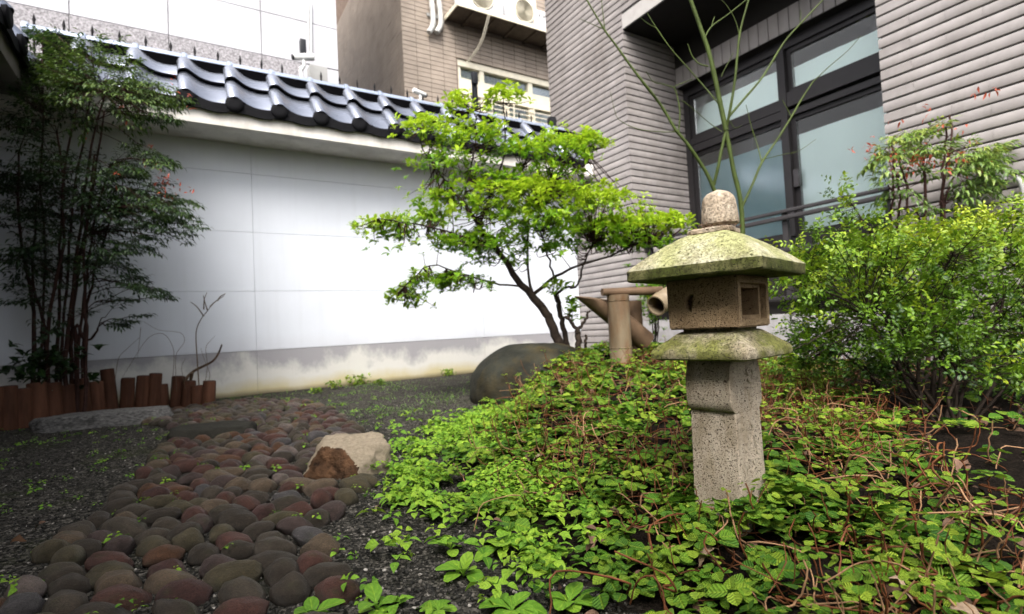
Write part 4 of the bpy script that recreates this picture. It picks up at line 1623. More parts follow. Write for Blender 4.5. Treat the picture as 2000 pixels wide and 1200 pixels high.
# cobbled path
path = thing("cobblestone_path", None, None, (0.2, 3.0, 0))
tag(path, None, None, None, 'structure')
cob_me = [blob("cobblestone", 3, i + 1, 0.17, 1.25) for i in range(9)]
for me_ in cob_me:
    me_.materials.append(M['cobble'])
# outline of the path on the ground (left edge, right edge) by distance along y
PL = np.array([(-0.55, 0.80), (-0.45, 1.20), (-0.34, 1.55), (-0.265, 1.85), (-0.20, 2.2), (-0.175, 2.55), (-0.13, 2.9), (-0.10, 3.25), (0.02, 3.45), (-0.10, 3.75), (-0.30, 4.2), (-0.28, 4.55), (0.15, 4.80)])
PR = np.array([(0.30, 0.70), (0.245, 1.02), (0.305, 1.18), (0.34, 1.40), (0.45, 1.62), (0.56, 1.86), (0.66, 2.2), (0.745, 2.65), (0.82, 3.2), (0.85, 3.8), (0.78, 4.25), (0.62, 4.6), (0.45, 4.85)])


def in_path(x, y, pad=0.0):
    return (np.interp(y, PL[:, 1], PL[:, 0]) + pad < x) & (x < np.interp(y, PR[:, 1], PR[:, 0]) - pad) & (y > 0.72) & (y < 4.86)


FLAT = np.array([0.11, 3.28])
TANC = np.array([0.475, 1.985])
u_ax, v_ax = np.array([0.86, -0.51]), np.array([0.51, 0.86])
cobs = []
row = 0
for j in np.arange(-1.2, 6.0, 0.068):
    row += 1
    i = -3.5 + (row % 2) * 0.05
    while i < 3.0:
        w = rng.choice([0.066, 0.082, 0.098, 0.115]) * rng.uniform(0.9, 1.1)
        p = u_ax * (i + w / 2) + v_ax * j + np.array([rng.normal() * 0.006, rng.normal() * 0.012])
        i += w + 0.010
        if not in_path(p[0], p[1], 0.015):
            continue
        if ((p - FLAT) / np.array([0.24, 0.20])) @ ((p - FLAT) / np.array([0.24, 0.20])) < 1 or np.hypot(*(p - TANC)) < 0.155:
            continue
        if rng.random() < 0.035:
            continue
        cobs.append((p, w))
cobs.sort(key=lambda c: -in_view(np.array([c[0][0], c[0][1], 0.0])))
late = MB((0.2, 3.0, 0))
print("cobbles", len(cobs))
for n_, (p, w) in enumerate(cobs):
    a_ = w * rng.uniform(0.485, 0.54)
    b_ = rng.uniform(0.027, 0.037)
    c_ = rng.uniform(0.025, 0.034)
    ang = math.atan2(u_ax[1], u_ax[0]) + rng.normal() * 0.20
    rot = Matrix.Rotation(ang, 4, 'Z') @ Matrix.Rotation(R(-20) + rng.normal() * 0.22, 4, 'X') @ Matrix.Rotation(rng.normal() * 0.16, 4, 'Y')
    mw = Matrix.Translation((p[0] - 0.2, p[1] - 3.0, 0.012 + rng.normal() * 0.003)) @ rot @ Matrix.Diagonal((a_, b_, c_, 1))
    o = bpy.data.objects.new("cobblestone", cob_me[n_ % 9])
    COL.objects.link(o)
    o.matrix_world = mw
    o.parent = path
    if n_ >= 299:
        tag(o, kind='stuff') if False else None


def stone(name, me, mats, loc, scale, rotz, label, cat="rock", rx=0.0):
    for mt in mats:
        me.materials.append(mt)
    o = bpy.data.objects.new(name, me)
    COL.objects.link(o)
    o.matrix_world = Matrix.Translation(loc) @ Matrix.Rotation(rotz, 4, 'Z') @ Matrix.Rotation(rx, 4, 'X') @ Matrix.Diagonal((*scale, 1))
    return tag(o, label, cat)


view_ang = math.atan2(RIGHT[1], RIGHT[0])
bc = at_depth(1052, 752, 3.75)
stone("boulder", blob("boulder", 5, 3, 0.045, 1.2, [((0, 0, 1), 0.92)]), [M['boulder']], (bc[0], bc[1], 0.07), (0.49, 0.42, 0.335), view_ang, "big rounded dark boulder at the edge of the planted mound", "boulder")
me = blob("flat_stone", 5, 8, 0.06, 2.0, [((0, 0, 1), 0.55), ((0.2, -1, 0.4), 0.75), ((1, 0.2, 0.2), 0.85), ((-0.9, -0.4, 0.1), 0.8)])
stone("flat_stone", me, [M['darkrock']], (FLAT[0], FLAT[1], 0.0), (0.27, 0.17, 0.105), view_ang, "flat dark mossy stone sunk among the cobbles")
gl_ = at_z(205, 822, 0.03)
me = blob("kerb_stone", 5, 12, 0.07, 2.2, [((0, 0, 1), 0.42), ((0, -1, 0.15), 0.62), ((1, 0, 0.1), 0.95), ((0, 1, 0), 0.7)])
stone("kerb_stone", me, [M['greyrock']], (gl_[0], gl_[1] + 0.02, 0.02), (0.385, 0.20, 0.15), view_ang + R(23), "long grey granite slab lying before the log stakes")
tn = at_z(672, 935, 0.0)
me = blob("tan_rock", 5, 21, 0.075, 3.6, [((0.02, -0.22, 1), 0.60), ((-0.42, -1, 0.30), 0.60), ((0.80, -0.75, 0.10), 0.80), ((-1, -0.15, 0.5), 0.78), ((1, 0.35, 0.15), 0.86), ((0.1, 1, 0.3), 0.75), ((-0.75, -0.9, -0.1), 0.80), ((0.25, -0.9, 0.75), 0.70)])
me.materials.append(M['tanrock'])
me.materials.append(M['brownrock'])
TP_ = [(Vector(n_).normalized(), h_) for n_, h_ in (((0.02, -0.22, 1), 0.60), ((-0.42, -1, 0.30), 0.60), ((0.80, -0.75, 0.10), 0.80), ((-1, -0.15, 0.5), 0.78), ((1, 0.35, 0.15), 0.86), ((0.1, 1, 0.3), 0.75), ((-0.75, -0.9, -0.1), 0.80), ((0.25, -0.9, 0.75), 0.70))]
for pl in me.polygons:
    c = pl.center
    d = c.normalized()
    k_ = min(range(len(TP_)), key=lambda i: TP_[i][1] / d.dot(TP_[i][0]) if d.dot(TP_[i][0]) > 1e-3 else 9)
    pl.material_index = 1 if k_ in (1, 6) else 0
o = bpy.data.objects.new("broken_rock", me)
COL.objects.link(o)
o.matrix_world = Matrix.Translation((tn[0] + 0.035, tn[1] + 0.065, 0.035)) @ Matrix.Rotation(view_ang + R(4), 4, 'Z') @ Matrix.Diagonal((0.165, 0.125, 0.135, 1))
tag(o, "broken tan rock with a rust brown fractured face beside the path", "rock")

# gravel: small pebbles as real stones near the eye
peb = bmesh.new()
bmesh.ops.create_icosphere(peb, subdivisions=1, radius=0.5)
pv = np.array([v.co[:] for v in peb.verts])
pf = [tuple(v.index for v in f.verts) for f in peb.faces]
peb.free()
pv = pv * np.array([1.0, 0.75, 0.5]) + rng.normal(size=pv.shape) * 0.04
pos = []
while len(pos) < 26000:
    n_ = 40000
    d_ = 0.75 + 3.0 * rng.random(n_) ** 1.6
    px2 = rng.uniform(-60, 1250, n_)
    lat = (px2 - 1000) / FPX
    gxy = np.stack([FWD[0] * d_ + RIGHT[0] * lat * d_, FWD[1] * d_ + RIGHT[1] * lat * d_], -1)
    bd = bed_dist(gxy[:, 0], gxy[:, 1])
    keep = (bd < 0.10) & (gxy[:, 0] > -1.2) & (gxy[:, 1] < 5.3)
    pos += list(gxy[keep])
pos = np.array(pos[:26000])
pz_ = G(pos[:, 0], pos[:, 1]) + np.array([mnoise.noise(Vector((a * 6, b * 6, 0))) * 0.010 + mnoise.noise(Vector((a * 22, b * 22, 3))) * 0.004 for a, b in pos]) + 0.001
N = len(pos)
o = leaf_cloud("gravel", (pv, pf, np.zeros((len(pv), 2))), None, np.column_stack([pos, pz_]), rand_unit(N) * np.array([1, 1, 0.3]), np.array([0, 0, 1.0]) + rng.normal(size=(N, 3)) * 0.4,
               rng.uniform(0.004, 0.013, N), rng.random(N))


def gravel_mat():
    mt, nt, n, l, p = new_mat("gravel")
    a = n.new("ShaderNodeAttribute")
    a.attribute_name = "tint"
    r = ramp(n, [(0.0, (0.008, 0.008, 0.007)), (0.5, (0.023, 0.022, 0.019)), (0.85, (0.052, 0.048, 0.040)), (0.96, (0.11, 0.10, 0.085)), (1.0, (0.30, 0.28, 0.25))])
    l.new(a.outputs["Fac"], r.inputs[0])
    l.new(r.outputs[0], p.inputs["Base Color"])
    p.inputs["Roughness"].default_value = 0.7
    p.inputs["Specular IOR Level"].default_value = 0.12
    return mt


o.data.materials.append(gravel_mat())
tag(o, "dark mixed gravel beside the cobbles", None, None, "stuff")

# ------------------------------------------------------------------ palisade of log stakes
logs_px = [(407, 465, 690), (386, 505, 690), (366.5, 465, 690), (344.5, 425, 700), (318, 495, 692), (299, 400, 655), (275.6, 420, 655), (247.5, 440, 655), (218, 360, 668), (190, 470, 695),
           (162, 445, 712), (131.6, 500, 742), (107, 480, 765), (76.5, 480, 800), (46, 530, 850), (16, 510, 885), (-16, 520, 900)]
lean = [4, 0, 5, 6, -4, 6, 5, 4, -5, -3, -4, 0, -3, -2, 0, 0, 2]
ordn = ["first", "second", "third", "fourth", "fifth", "sixth", "seventh", "eighth", "ninth", "tenth", "eleventh", "twelfth", "thirteenth", "fourteenth", "fifteenth", "sixteenth", "last"]
for i, (lx, ty, by) in enumerate(logs_px):
    yb, yt = 640 + by / 4.444, 640 + ty / 4.444
    s = min(1.0, i / 8)
    d_ = 4.20 - 0.08 * i if i < 9 else 3.5 + (16 - i) * 0.012
    d_ = np.interp(i, [0, 4, 8, 11, 16], [4.22, 4.28, 4.05, 3.72, 3.38])
    p = at_depth(lx, yb, d_)
    topp = at_depth(lx, yt, d_)
    h = float(topp[2])
    r_ = 0.052 if i < 9 else 0.060
    r_ *= random.uniform(0.82, 0.98)
    label = f"rust brown log stake, {ordn[i]} from the right end of the low palisade"
    if i == 8:
        label = "tallest rust brown log stake in the low palisade behind the granite slab"
    if i == 16:
        label = "dark log stake at the picture's left edge, end of the low palisade"
    t = thing("log_stake", label, "log stake", (p[0], p[1], 0), "log stakes of the low palisade")
    LOG = (p[0], p[1], 0)
    b = MB(LOG)
    prof = [(r_ * 0.96, -0.15), (r_, 0.0), (r_ * 0.985, h * 0.5), (r_ * 0.97, h - 0.008), (r_ * 0.93, h)]
    b.lathe(prof, (p[0], p[1], 0), 18)
    me = b.mesh("log", 50)
    for v in me.vertices:
        q = Vector((v.co.x * 30 + i * 5, v.co.y * 30, v.co.z * 3))
        v.co += Vector((v.co.x, v.co.y, 0)) * mnoise.noise(q) * 0.10
    sh_ = math.tan(R(lean[i]))
    lv = Vector((RIGHT[0], RIGHT[1], 0)).normalized()
    rot = Matrix.Rotation(R(lean[i]), 4, Vector((FWD[0], FWD[1], 0)).normalized())
    ob = link_mesh("log", me, M['log'], t)
    b = MB(LOG)
    b.lathe([(r_ * 0.92, h - 0.002), (r_ * 0.90, h + 0.002), (r_ * 0.3, h + 0.004)], (p[0], p[1], 0), 18)
    oe = b.build("cut_end", M['log_end'], t, 40)
    t.matrix_world = Matrix.Translation(LOG) @ rot @ Matrix.Rotation(random.uniform(0, 6), 4, 'Z')

# ------------------------------------------------------------------ bamboo water spout behind the lantern
BD = 3.0
bp = at_depth(1213, 690, BD)
bam = thing("bamboo_spout", "weathered bamboo deer scarer with slanting tubes behind the lantern", "bamboo spout", (bp[0], bp[1], bp[2]))
BO_ = tuple(bp)


def bam_tube(name, p0, p1, r0, r1, mat, nodes=(), hollow=False, flat=False):
    b = MB(BO_)
    p0, p1 = np.array(p0), np.array(p1)
    ts = sorted(set([0, 0.004, 0.996, 1] + [x for nd in nodes for x in (nd - 0.012, nd - 0.004, nd, nd + 0.012)]))
    pts, rad = [], []
    for t in ts:
        pts.append(p0 + (p1 - p0) * t)
        k = 1.0
        for nd in nodes:
            if abs(t - nd) < 0.0045:
                k = 1.05 if t < nd - 0.001 else 0.985
        rad.append((r0 + (r1 - r0) * t) * k)
    b.tube(pts, rad, 20, not hollow)
    if hollow:
        d = unit(p1 - p0)
        b.tube([p0, p0 + d * 0.0005, p0 + d * 0.22], [r0, r0 * 0.86, r0 * 0.84], 20, False)
    return b.build(name, mat, bam, 40)


up_ = np.array([0, 0, 1.0])
r_post = 0.063
ptop = at_depth(1214, 576, BD)
bam_tube("front_post", (bp[0], bp[1], bp[2] - 0.12), (bp[0], bp[1], ptop[2]), r_post, r_post * 1.0, M['bamboo'], (0.34, 0.93))
b2 = at_depth(1241, 668, BD + 0.16)
t2 = at_depth(1241, 588, BD + 0.16)
bam_tube("rear_post", (b2[0], b2[1], b2[2] - 0.10), (b2[0], b2[1], t2[2]), 0.050, 0.050, M['bamboo_dark'], (0.3,))
# the pivoting tube, cut to a long point
tip = at_depth(1134, 562, BD + 0.03)
body = at_depth(1262, 668, BD + 0.13)
dirv = unit(body - tip)
perp = unit(np.cross(dirv, FWD))
b = MB(BO_)
n_ = 16
vs, fs = [], []
secs = np.linspace(0, 1, 14)
L_ = np.linalg.norm(body - tip)
rr0 = 0.062
side = unit(np.cross(dirv, perp))
cut_len = 0.20
for s in secs:
    c = tip + dirv * L_ * s
    for k in range(n_):
        a = 2 * math.pi * k / n_
        off = perp * math.cos(a) * rr0 + side * math.sin(a) * rr0
        lim = (1 - (math.cos(a) + 1) / 2) * cut_len
        q = c + off
        along = L_ * s
        if along < cut_len and math.cos(a) > -1 + 2 * along / cut_len:
            q = c + perp * (-rr0 + 2 * rr0 * along / cut_len) + side * math.sin(a) * rr0 * min(1, math.sqrt(max(0, 1 - (-1 + 2 * along / cut_len) ** 2)) + 0.05)
        vs.append(q - perp * (-0.0))
for i in range(len(secs) - 1):
    for k in range(n_):
        k2 = (k + 1) % n_
        fs.append((i * n_ + k, (i + 1) * n_ + k, (i + 1) * n_ + k2, i * n_ + k2))
fs += [tuple(range(n_)), tuple(reversed(range((len(secs) - 1) * n_, len(secs) * n_)))]
b.add(vs, fs)
b.build("tipping_tube", M['bamboo_dark'], bam, 40)
bam_tube("cross_bar", at_depth(1176, 571, BD - 0.02), at_depth(1292, 568, BD + 0.08), 0.021, 0.026, M['bamboo_dark'], (0.5,))
bam_tube("feed_spout", at_depth(1281, 598, BD - 0.10), at_depth(1390, 525, BD + 0.25), 0.058, 0.058, M['bamboo'], (0.10,), True)
fs_ = at_depth(1372, 540, BD + 0.20)
bam_tube("spout_stake", (fs_[0], fs_[1], float(G(fs_[0], fs_[1])) - 0.1), (fs_[0], fs_[1], fs_[2] - 0.05), 0.026, 0.024, M['bamboo_dark'], (0.3, 0.65))

# ------------------------------------------------------------------ plants: creeping cover on the mound
def Gn(p):
    return G(p[:, 0], p[:, 1])


BARE = np.array([at_z(px, py, 0.13)[:2] for px, py in ((1630, 745), (1690, 800), (1800, 890), (1880, 980), (1960, 1080), (2090, 1200), (2400, 1500))])
BARE = BARE[np.argsort(BARE[:, 1])]


def bare(x, y):
    """1 on the open dark soil under the hedge, 0 on the planted mound."""
    lim = np.interp(y, BARE[:, 1], BARE[:, 0])
    return smoothstep(-0.05, 0.10, x - lim)


def scatter(n, dmin, dmax, px0, px1, power=1.0):
    """Ground points in front of the eye, spread evenly over the ground between two distances."""
    d_ = np.sqrt(dmin ** 2 + (dmax ** 2 - dmin ** 2) * rng.random(n) ** power)
    lat = (rng.uniform(px0, px1, n) - 1000) / FPX
    return np.stack([FWD[0] * d_ + RIGHT[0] * lat * d_, FWD[1] * d_ + RIGHT[1] * lat * d_], -1)


def noise2(p, f, s=0.0):
    return np.array([mnoise.noise(Vector((a * f, b * f, s))) for a, b in p])


def keep_clear(p):
    """Drop points inside the lantern shaft, the boulder, the posts and the buildings."""
    ok = (np.abs(p[:, 0] - LC[0]) > 0.062) | (np.abs(p[:, 1] - LC[1]) > 0.062)
    q = (p - bc[:2]) @ np.array([[RIGHT[0], FWD[0]], [RIGHT[1], FWD[1]]]) / np.array([0.42, 0.36])
    ok &= (q ** 2).sum(1) > 1
    ok &= np.hypot(p[:, 0] - bp[0], p[:, 1] - bp[1]) > 0.075
    ok &= (p[:, 0] < XB - 0.05)
    ok &= np.hypot(p[:, 0] - EYE[0], p[:, 1] - EYE[1]) > 0.42
    return ok


def sprigs(centres, heights, size, tint, nl=(3, 6), flat=0.35):
    """Rosettes of rounded leaves: opposite pairs turned a quarter each."""
    P, D, Nn, S, T = [], [], [], [], []
    for c, h, s, t in zip(centres, heights, size, tint):
        k = random.randint(*nl)
        a0 = random.uniform(0, 6.28)
        tiltv = np.array([random.gauss(0, flat), random.gauss(0, flat), 1.0])
        for j in range(k):
            a = a0 + (j % 2) * math.pi + (j // 2) * math.pi / 2 + random.gauss(0, 0.25)
            d = np.array([math.cos(a), math.sin(a), random.uniform(-0.25, 0.30)])
            d = d - tiltv * (d @ tiltv) / (tiltv @ tiltv) * 0.6
            sz = s * (1.0 - 0.22 * (j // 2)) * random.uniform(0.8, 1.15)
            P.append([c[0] + d[0] * 0.006, c[1] + d[1] * 0.006, h - 0.004 * (1 - j // 2)])
            D.append(d)
            Nn.append(tiltv + np.array([random.gauss(0, 0.25), random.gauss(0, 0.25), 0]))
            S.append(sz)
            T.append(t + random.gauss(0, 0.12) + 0.12 * (j // 2))
    return P, D, Nn, S, T


c1 = scatter(9000, 0.52, 3.7, 560, 2060, 1.15)
bd = bed_dist(c1[:, 0], c1[:, 1])
dens = smoothstep(-0.10, 0.22, bd) * (1 - 0.93 * bare(c1[:, 0], c1[:, 1]))
dens *= np.clip(0.46 + 1.4 * noise2(c1, 4.5), 0.06, 1)
k = (rng.random(len(c1)) < dens) & keep_clear(c1)
c1 = c1[k]
ra = rng.uniform(0, 6.28, 130)
rq = rng.uniform(0.080, 0.15, 130)
c1 = np.vstack([c1, np.stack([LC[0] + rq * np.cos(ra), LC[1] + rq * np.sin(ra)], -1)])
n_ = len(c1)
hh = Gn(c1) + np.where(np.hypot(c1[:, 0] - LC[0], c1[:, 1] - LC[1]) < 0.15, rng.uniform(0.02, 0.085, n_), rng.uniform(0.015, 0.055, n_)) + 0.02 * np.clip(noise2(c1, 5, 3), -1, 1)
dist = np.hypot(c1[:, 0], c1[:, 1])
P, D, Nn, S, T = sprigs(c1, hh, rng.uniform(0.018, 0.036, n_) * np.interp(dist, [0.6, 2.5], [0.92, 1.25]), np.clip(rng.normal(0.52, 0.22, n_), 0, 1.1))
# leaf carpet close to the soil
c2 = scatter(16000, 0.52, 3.6, 560, 2060, 1.15)
dens = smoothstep(-0.06, 0.25, bed_dist(c2[:, 0], c2[:, 1])) * (1 - 0.95 * bare(c2[:, 0], c2[:, 1])) * np.clip(0.40 + 1.2 * noise2(c2, 5, 7), 0.04, 1)
c2 = c2[(rng.random(len(c2)) < dens) & keep_clear(c2)]
m_ = len(c2)
h2 = Gn(c2) + rng.uniform(0.006, 0.035, m_)
a = rng.uniform(0, 6.28, m_)
d2 = np.stack([np.cos(a), np.sin(a), rng.uniform(-0.3, 0.2, m_)], -1)
leaf_cloud("creeping_plants", ROUND, M['pilea'], np.vstack([np.array(P), np.column_stack([c2, h2])]), np.vstack([np.array(D), d2]),
           np.vstack([np.array(Nn), np.array([0, 0, 1.0]) + rng.normal(size=(m_, 3)) * 0.35]), np.concatenate([S, rng.uniform(0.014, 0.030, m_)]),
           np.concatenate([T, np.clip(rng.normal(0.32, 0.18, m_), 0, 1)]))
cov = bpy.data.objects["creeping_plants"]
tag(cov, "creeping round leaved plants covering the mound", None, None, "stuff")
print("pilea leaves", n_, m_)

# lime weeds and seedlings along the gravel edge
c3 = scatter(9000, 0.75, 3.2, 620, 1150, 1.0)
b3 = bed_dist(c3[:, 0], c3[:, 1])
nearw = smoothstep(1.25, 1.65, np.hypot(c3[:, 0], c3[:, 1]))
dens = smoothstep(-0.10 - 0.16 * nearw, 0.06 - 0.08 * nearw, b3) * (1 - smoothstep(0.16, 0.42, b3)) * np.clip(0.35 + 1.3 * noise2(c3, 4.2, 11), 0.03, 1) * (0.45 + 0.55 * nearw)
dens = np.maximum(dens, 0.035 * (b3 > -0.5) * (b3 < 0) * ~in_path(c3[:, 0], c3[:, 1]))
k = (rng.random(len(c3)) < dens) & keep_clear(c3) & ~in_path(c3[:, 0], c3[:, 1], -0.02)
c3 = c3[k]
n3 = len(c3)
P, D, Nn, S, T = sprigs(c3, Gn(c3) + rng.uniform(0.012, 0.05, n3), rng.uniform(0.018, 0.038, n3), np.clip(rng.normal(0.62, 0.2, n3), 0, 1), (3, 6), 0.3)
o = leaf_cloud("lime_weeds", OVATE, M['weed'], P, D, Nn, S, T, wide=1.25)
tag(o, "lime green seedlings spreading over the gravel edge", None, None, "stuff")

# tiny seedlings in the cracks of the path and on the left gravel
c4 = scatter(5200, 0.9, 4.6, -40, 760, 1.0)
nz = noise2(c4, 5, 21)
k = (rng.random(len(c4)) < np.clip(0.06 + 0.5 * nz, 0.015, 0.5)) & (bed_dist(c4[:, 0], c4[:, 1]) < 0.05) & (c4[:, 0] > -1.1) & (c4[:, 1] < 5.3)
c4 = c4[k]
n4 = len(c4)
inp = in_path(c4[:, 0], c4[:, 1])
P, D, Nn, S, T = sprigs(c4, np.where(inp, rng.uniform(0.015, 0.042, n4), rng.uniform(0.004, 0.02, n4)), rng.uniform(0.009, 0.020, n4), np.clip(rng.normal(0.4, 0.2, n4), 0, 1), (4, 7), 0.4)
o = leaf_cloud("path_seedlings", OVATE, M['weed'], P, D, Nn, S, T, wide=1.2)
tag(o, "tiny green seedlings sprouting between the cobbles", None, None, "stuff")

# red trailing stems
sb, sb2 = MB(), MB()
tipsP, tipsH, tipsS, tipsT = [], [], [], []
cs_ = scatter(7500, 0.50, 3.3, 760, 2060, 1.35)
right_w = np.clip(0.45 + 0.9 * smoothstep(0.55, 1.0, cs_ @ np.array([RIGHT[0], RIGHT[1]])), 0, 1)
dens = smoothstep(0.05, 0.35, bed_dist(cs_[:, 0], cs_[:, 1])) * (1 - 0.9 * bare(cs_[:, 0], cs_[:, 1])) * right_w * np.clip(0.75 + 0.8 * noise2(cs_, 2.5, 5), 0.15, 1)
cs_ = cs_[(rng.random(len(cs_)) < dens) & keep_clear(cs_)]
for c in cs_:
    g0 = float(G(c[0], c[1]))
    a = random.uniform(0, 6.28)
    L = random.uniform(0.07, 0.19)
    H_ = random.uniform(0.04, 0.125)
    d = np.array([math.cos(a), math.sin(a)])
    w = np.array([-d[1], d[0]]) * random.gauss(0, 0.03)
    kind = random.random()
    if kind < 0.84:          # creeps, then turns upright
        q = [(c[0], c[1], g0 + 0.008), (*(c + d * L * 0.45 + w), g0 + 0.012 + random.uniform(0, 0.02)), (*(c + d * L * 0.72 + w * 0.6), g0 + H_ * 0.30), (*(c + d * L * 0.84 + w), g0 + H_ * 0.66), (*(c + d * L * 0.90 + w * random.gauss(1, 0.7)), g0 + H_)]
    else:                    # low arch
        q = [(c[0], c[1], g0 + 0.004), (*(c + d * L * 0.35 + w), g0 + H_ * 0.75), (*(c + d * L * 0.75 - w), g0 + H_ * 0.7), (*(c + d * L * 1.15), g0 + 0.015 + random.uniform(0, 0.03))]
    pts = curve_pts(q, 12)
    if not keep_clear(pts[:, :2]).all():
        continue
    r_ = random.uniform(0.0009, 0.0020)
    pts = pts + rng.normal(size=pts.shape) * 0.0011
    rr = np.linspace(r_, r_ * 0.75, len(pts))
    rr[2::3] *= 1.3
    (sb if random.random() < 0.72 else sb2).tube(pts, rr, 5, False)
    if kind < 0.84 and random.random() < 0.8:
        tipsP.append(pts[-1][:2])
        tipsH.append(pts[-1][2] + 0.002)
        tipsS.append(random.uniform(0.009, 0.021))
        tipsT.append(random.uniform(0.4, 1.0))
o = sb.build("creeping_stems", M['redstem'], None, 80)
tag(o, "tangle of red brown trailing stems over the mound", None, None, "stuff")
o = sb2.build("dry_stems", M['drystem'], None, 80)
tag(o, "straw pink older stems mixed into the trailing stems", None, None, "stuff")
P, D, Nn, S, T = sprigs(tipsP, tipsH, tipsS, tipsT, (3, 5), 0.3)
o = leaf_cloud("stem_tip_leaves", ROUND, M['pilea'], P, D, Nn, S, T)
tag(o, "small yellow green leaves on the red stem tips", None, None, "stuff")
print("stems", len(cs_))


cl = scatter(1500, 0.55, 3.0, 700, 2060, 1.2)
cl = cl[(bed_dist(cl[:, 0], cl[:, 1]) > 0.0) & keep_clear(cl) & (rng.random(len(cl)) < 0.35)]
nl_ = len(cl)
o = leaf_cloud("leaf_litter", OVATE, M['deadleaf'], np.column_stack([cl, Gn(cl) + rng.uniform(0.004, 0.045, nl_)]), rand_unit(nl_) * np.array([1, 1, 0.4]), np.array([0, 0, 0.8]) + rng.normal(size=(nl_, 3)) * 0.6, rng.uniform(0.012, 0.034, nl_), 0.5)
tag(o, "brown scraps of leaf litter among the creeping plants", None, None, "stuff")


# single weeds one can point at
def blade_mesh(name, tmpl, mk, tint=0.6):
    tv, tf, tuv = tmpl
    me = bpy.data.meshes.new(name)
    me.from_pydata(tv.tolist(), [], tf)
    uvl = me.uv_layers.new(name="UVMap")
    lp = np.concatenate([np.array(f) for f in tf])
    uvl.data.foreach_set("uv", tuv[lp].reshape(-1).astype(np.float32))
    at = me.attributes.new("tint", 'FLOAT', 'POINT')
    at.data.foreach_set("value", np.full(len(tv), tint, np.float32))
    me.polygons.foreach_set("use_smooth", [True] * len(me.polygons))
    me.materials.append(M[mk])
    return me


spoon_mes = [blade_mesh("leaf", strip_leaf([0.03, 0.03, 0.06, 0.17, 0.26, 0.29, 0.245, 0.11], bend_, fold_), 'weed', t_) for bend_, fold_, t_ in ((0.35, 0.18, 0.6), (0.6, 0.3, 0.45), (0.2, 0.1, 0.75), (0.45, 0.4, 0.3))]
weed_spots = [((905, 1110), 0.078, 9, "broad leaved lime weed at the gravel's edge, left of the next clump"), ((985, 1060), 0.085, 10, "tall lime weed with toothed leaves near the middle of the bed's front"),
              ((1000, 1180), 0.078, 10, "lush lime weed clump at the picture's bottom edge"), ((880, 1060), 0.060, 6, "weed with one big dark leaf on the gravel strip"),
              ((1110, 1170), 0.064, 8, "spreading lime weed at the bottom beside the furry round leaves"), ((735, 1175), 0.062, 7, "small lone weed on the gravel at the bottom, by the last cobbles"),
              ((610, 1195), 0.070, 8, "bright weed at the bottom growing against the cobbles"), ((855, 1180), 0.055, 7, "low weed on the pebbles at the bottom between lone weed and clump"),
              ((840, 1000), 0.052, 6, "little round leaved weed beside the bare gravel patch"), ((920, 940), 0.056, 7, "lime weed standing in the seedling mat right of the tan rock"),
              ((800, 905), 0.05, 7, "lime weed touching the tan rock's right side"), ((1905, 985), 0.045, 6, "pale weed on the dark soil at the right"),
              ((1880, 930), 0.045, 7, "upper pale weed on the dark soil near the hedge foot"), ((1985, 1010), 0.045, 5, "pale weed cut by the right edge of the picture")]
for (px, py), s, nl, lab in weed_spots:
    z_ = 0.1 if px > 1500 else 0.03
    p = at_z(px, py, z_)
    p = at_z(px, py, float(G(p[0], p[1])) + 0.02)
    g0 = float(G(p[0], p[1]))
    t = thing("weed_plant", lab, "weed", (p[0], p[1], g0), "weeds along the bed")
    a0 = random.uniform(0, 6)
    for j in range(nl):
        a = a0 + j * 2.4
        o = bpy.data.objects.new("leaf", random.choice(spoon_mes))
        COL.objects.link(o)
        el = random.uniform(0.5, 1.15) if j > nl // 3 else random.uniform(0.2, 0.6)
        d = Vector((math.cos(a) * math.cos(el), math.sin(a) * math.cos(el), math.sin(el)))
        yv = d
        xv = yv.cross(Vector((0, 0, 1))).normalized()
        zv = xv.cross(yv)
        sz = s * random.uniform(0.45, 0.85)
        o.matrix_world = Matrix.Translation((0, 0, 0.004)) @ Matrix((xv, yv, zv)).transposed().to_4x4() @ Matrix.Diagonal((sz * 1.15, sz, sz, 1))
        o.parent = t

# grass and weeds along the foot of the wall
tufts = [((690, 742), 0.10, "leafy green weed clump at the foot of the white wall, the biggest there"), ((655, 752), 0.075, "spiky weed left of the big clump at the wall's foot"), ((875, 727), 0.07, "small weed at the wall's foot near the boulder"),
         ((620, 762), 0.05, "low weed at the wall's foot furthest left of the row"), ((740, 745), 0.05, "low weed just right of the big clump at the wall's foot")]
for (px, py), s, lab in tufts:
    p = at_z(px, py + 8, 0.0)
    p[1] = min(p[1], YW - 0.06)
    n_ = int(s * 900)
    a = rng.uniform(0, 6.28, n_)
    off = rng.normal(size=(n_, 2)) * s * 0.55
    pos = np.column_stack([p[0] + off[:, 0], p[1] + off[:, 1] * 0.5, rng.uniform(0, s * 0.9, n_)])
    dv = np.stack([np.cos(a), np.sin(a), rng.uniform(0.2, 1.6, n_)], -1)
    t = thing("wall_weed", lab, "weed", p, "weeds at the wall's foot")
    tag(leaf_cloud("foliage", OVATE, M['hedge'], pos, dv, np.array([0, 0, 1.0]) + rng.normal(size=(n_, 3)) * 0.5, rng.uniform(0.02, 0.045, n_), rng.uniform(0.2, 0.8, n_), t, p), kind='stuff')
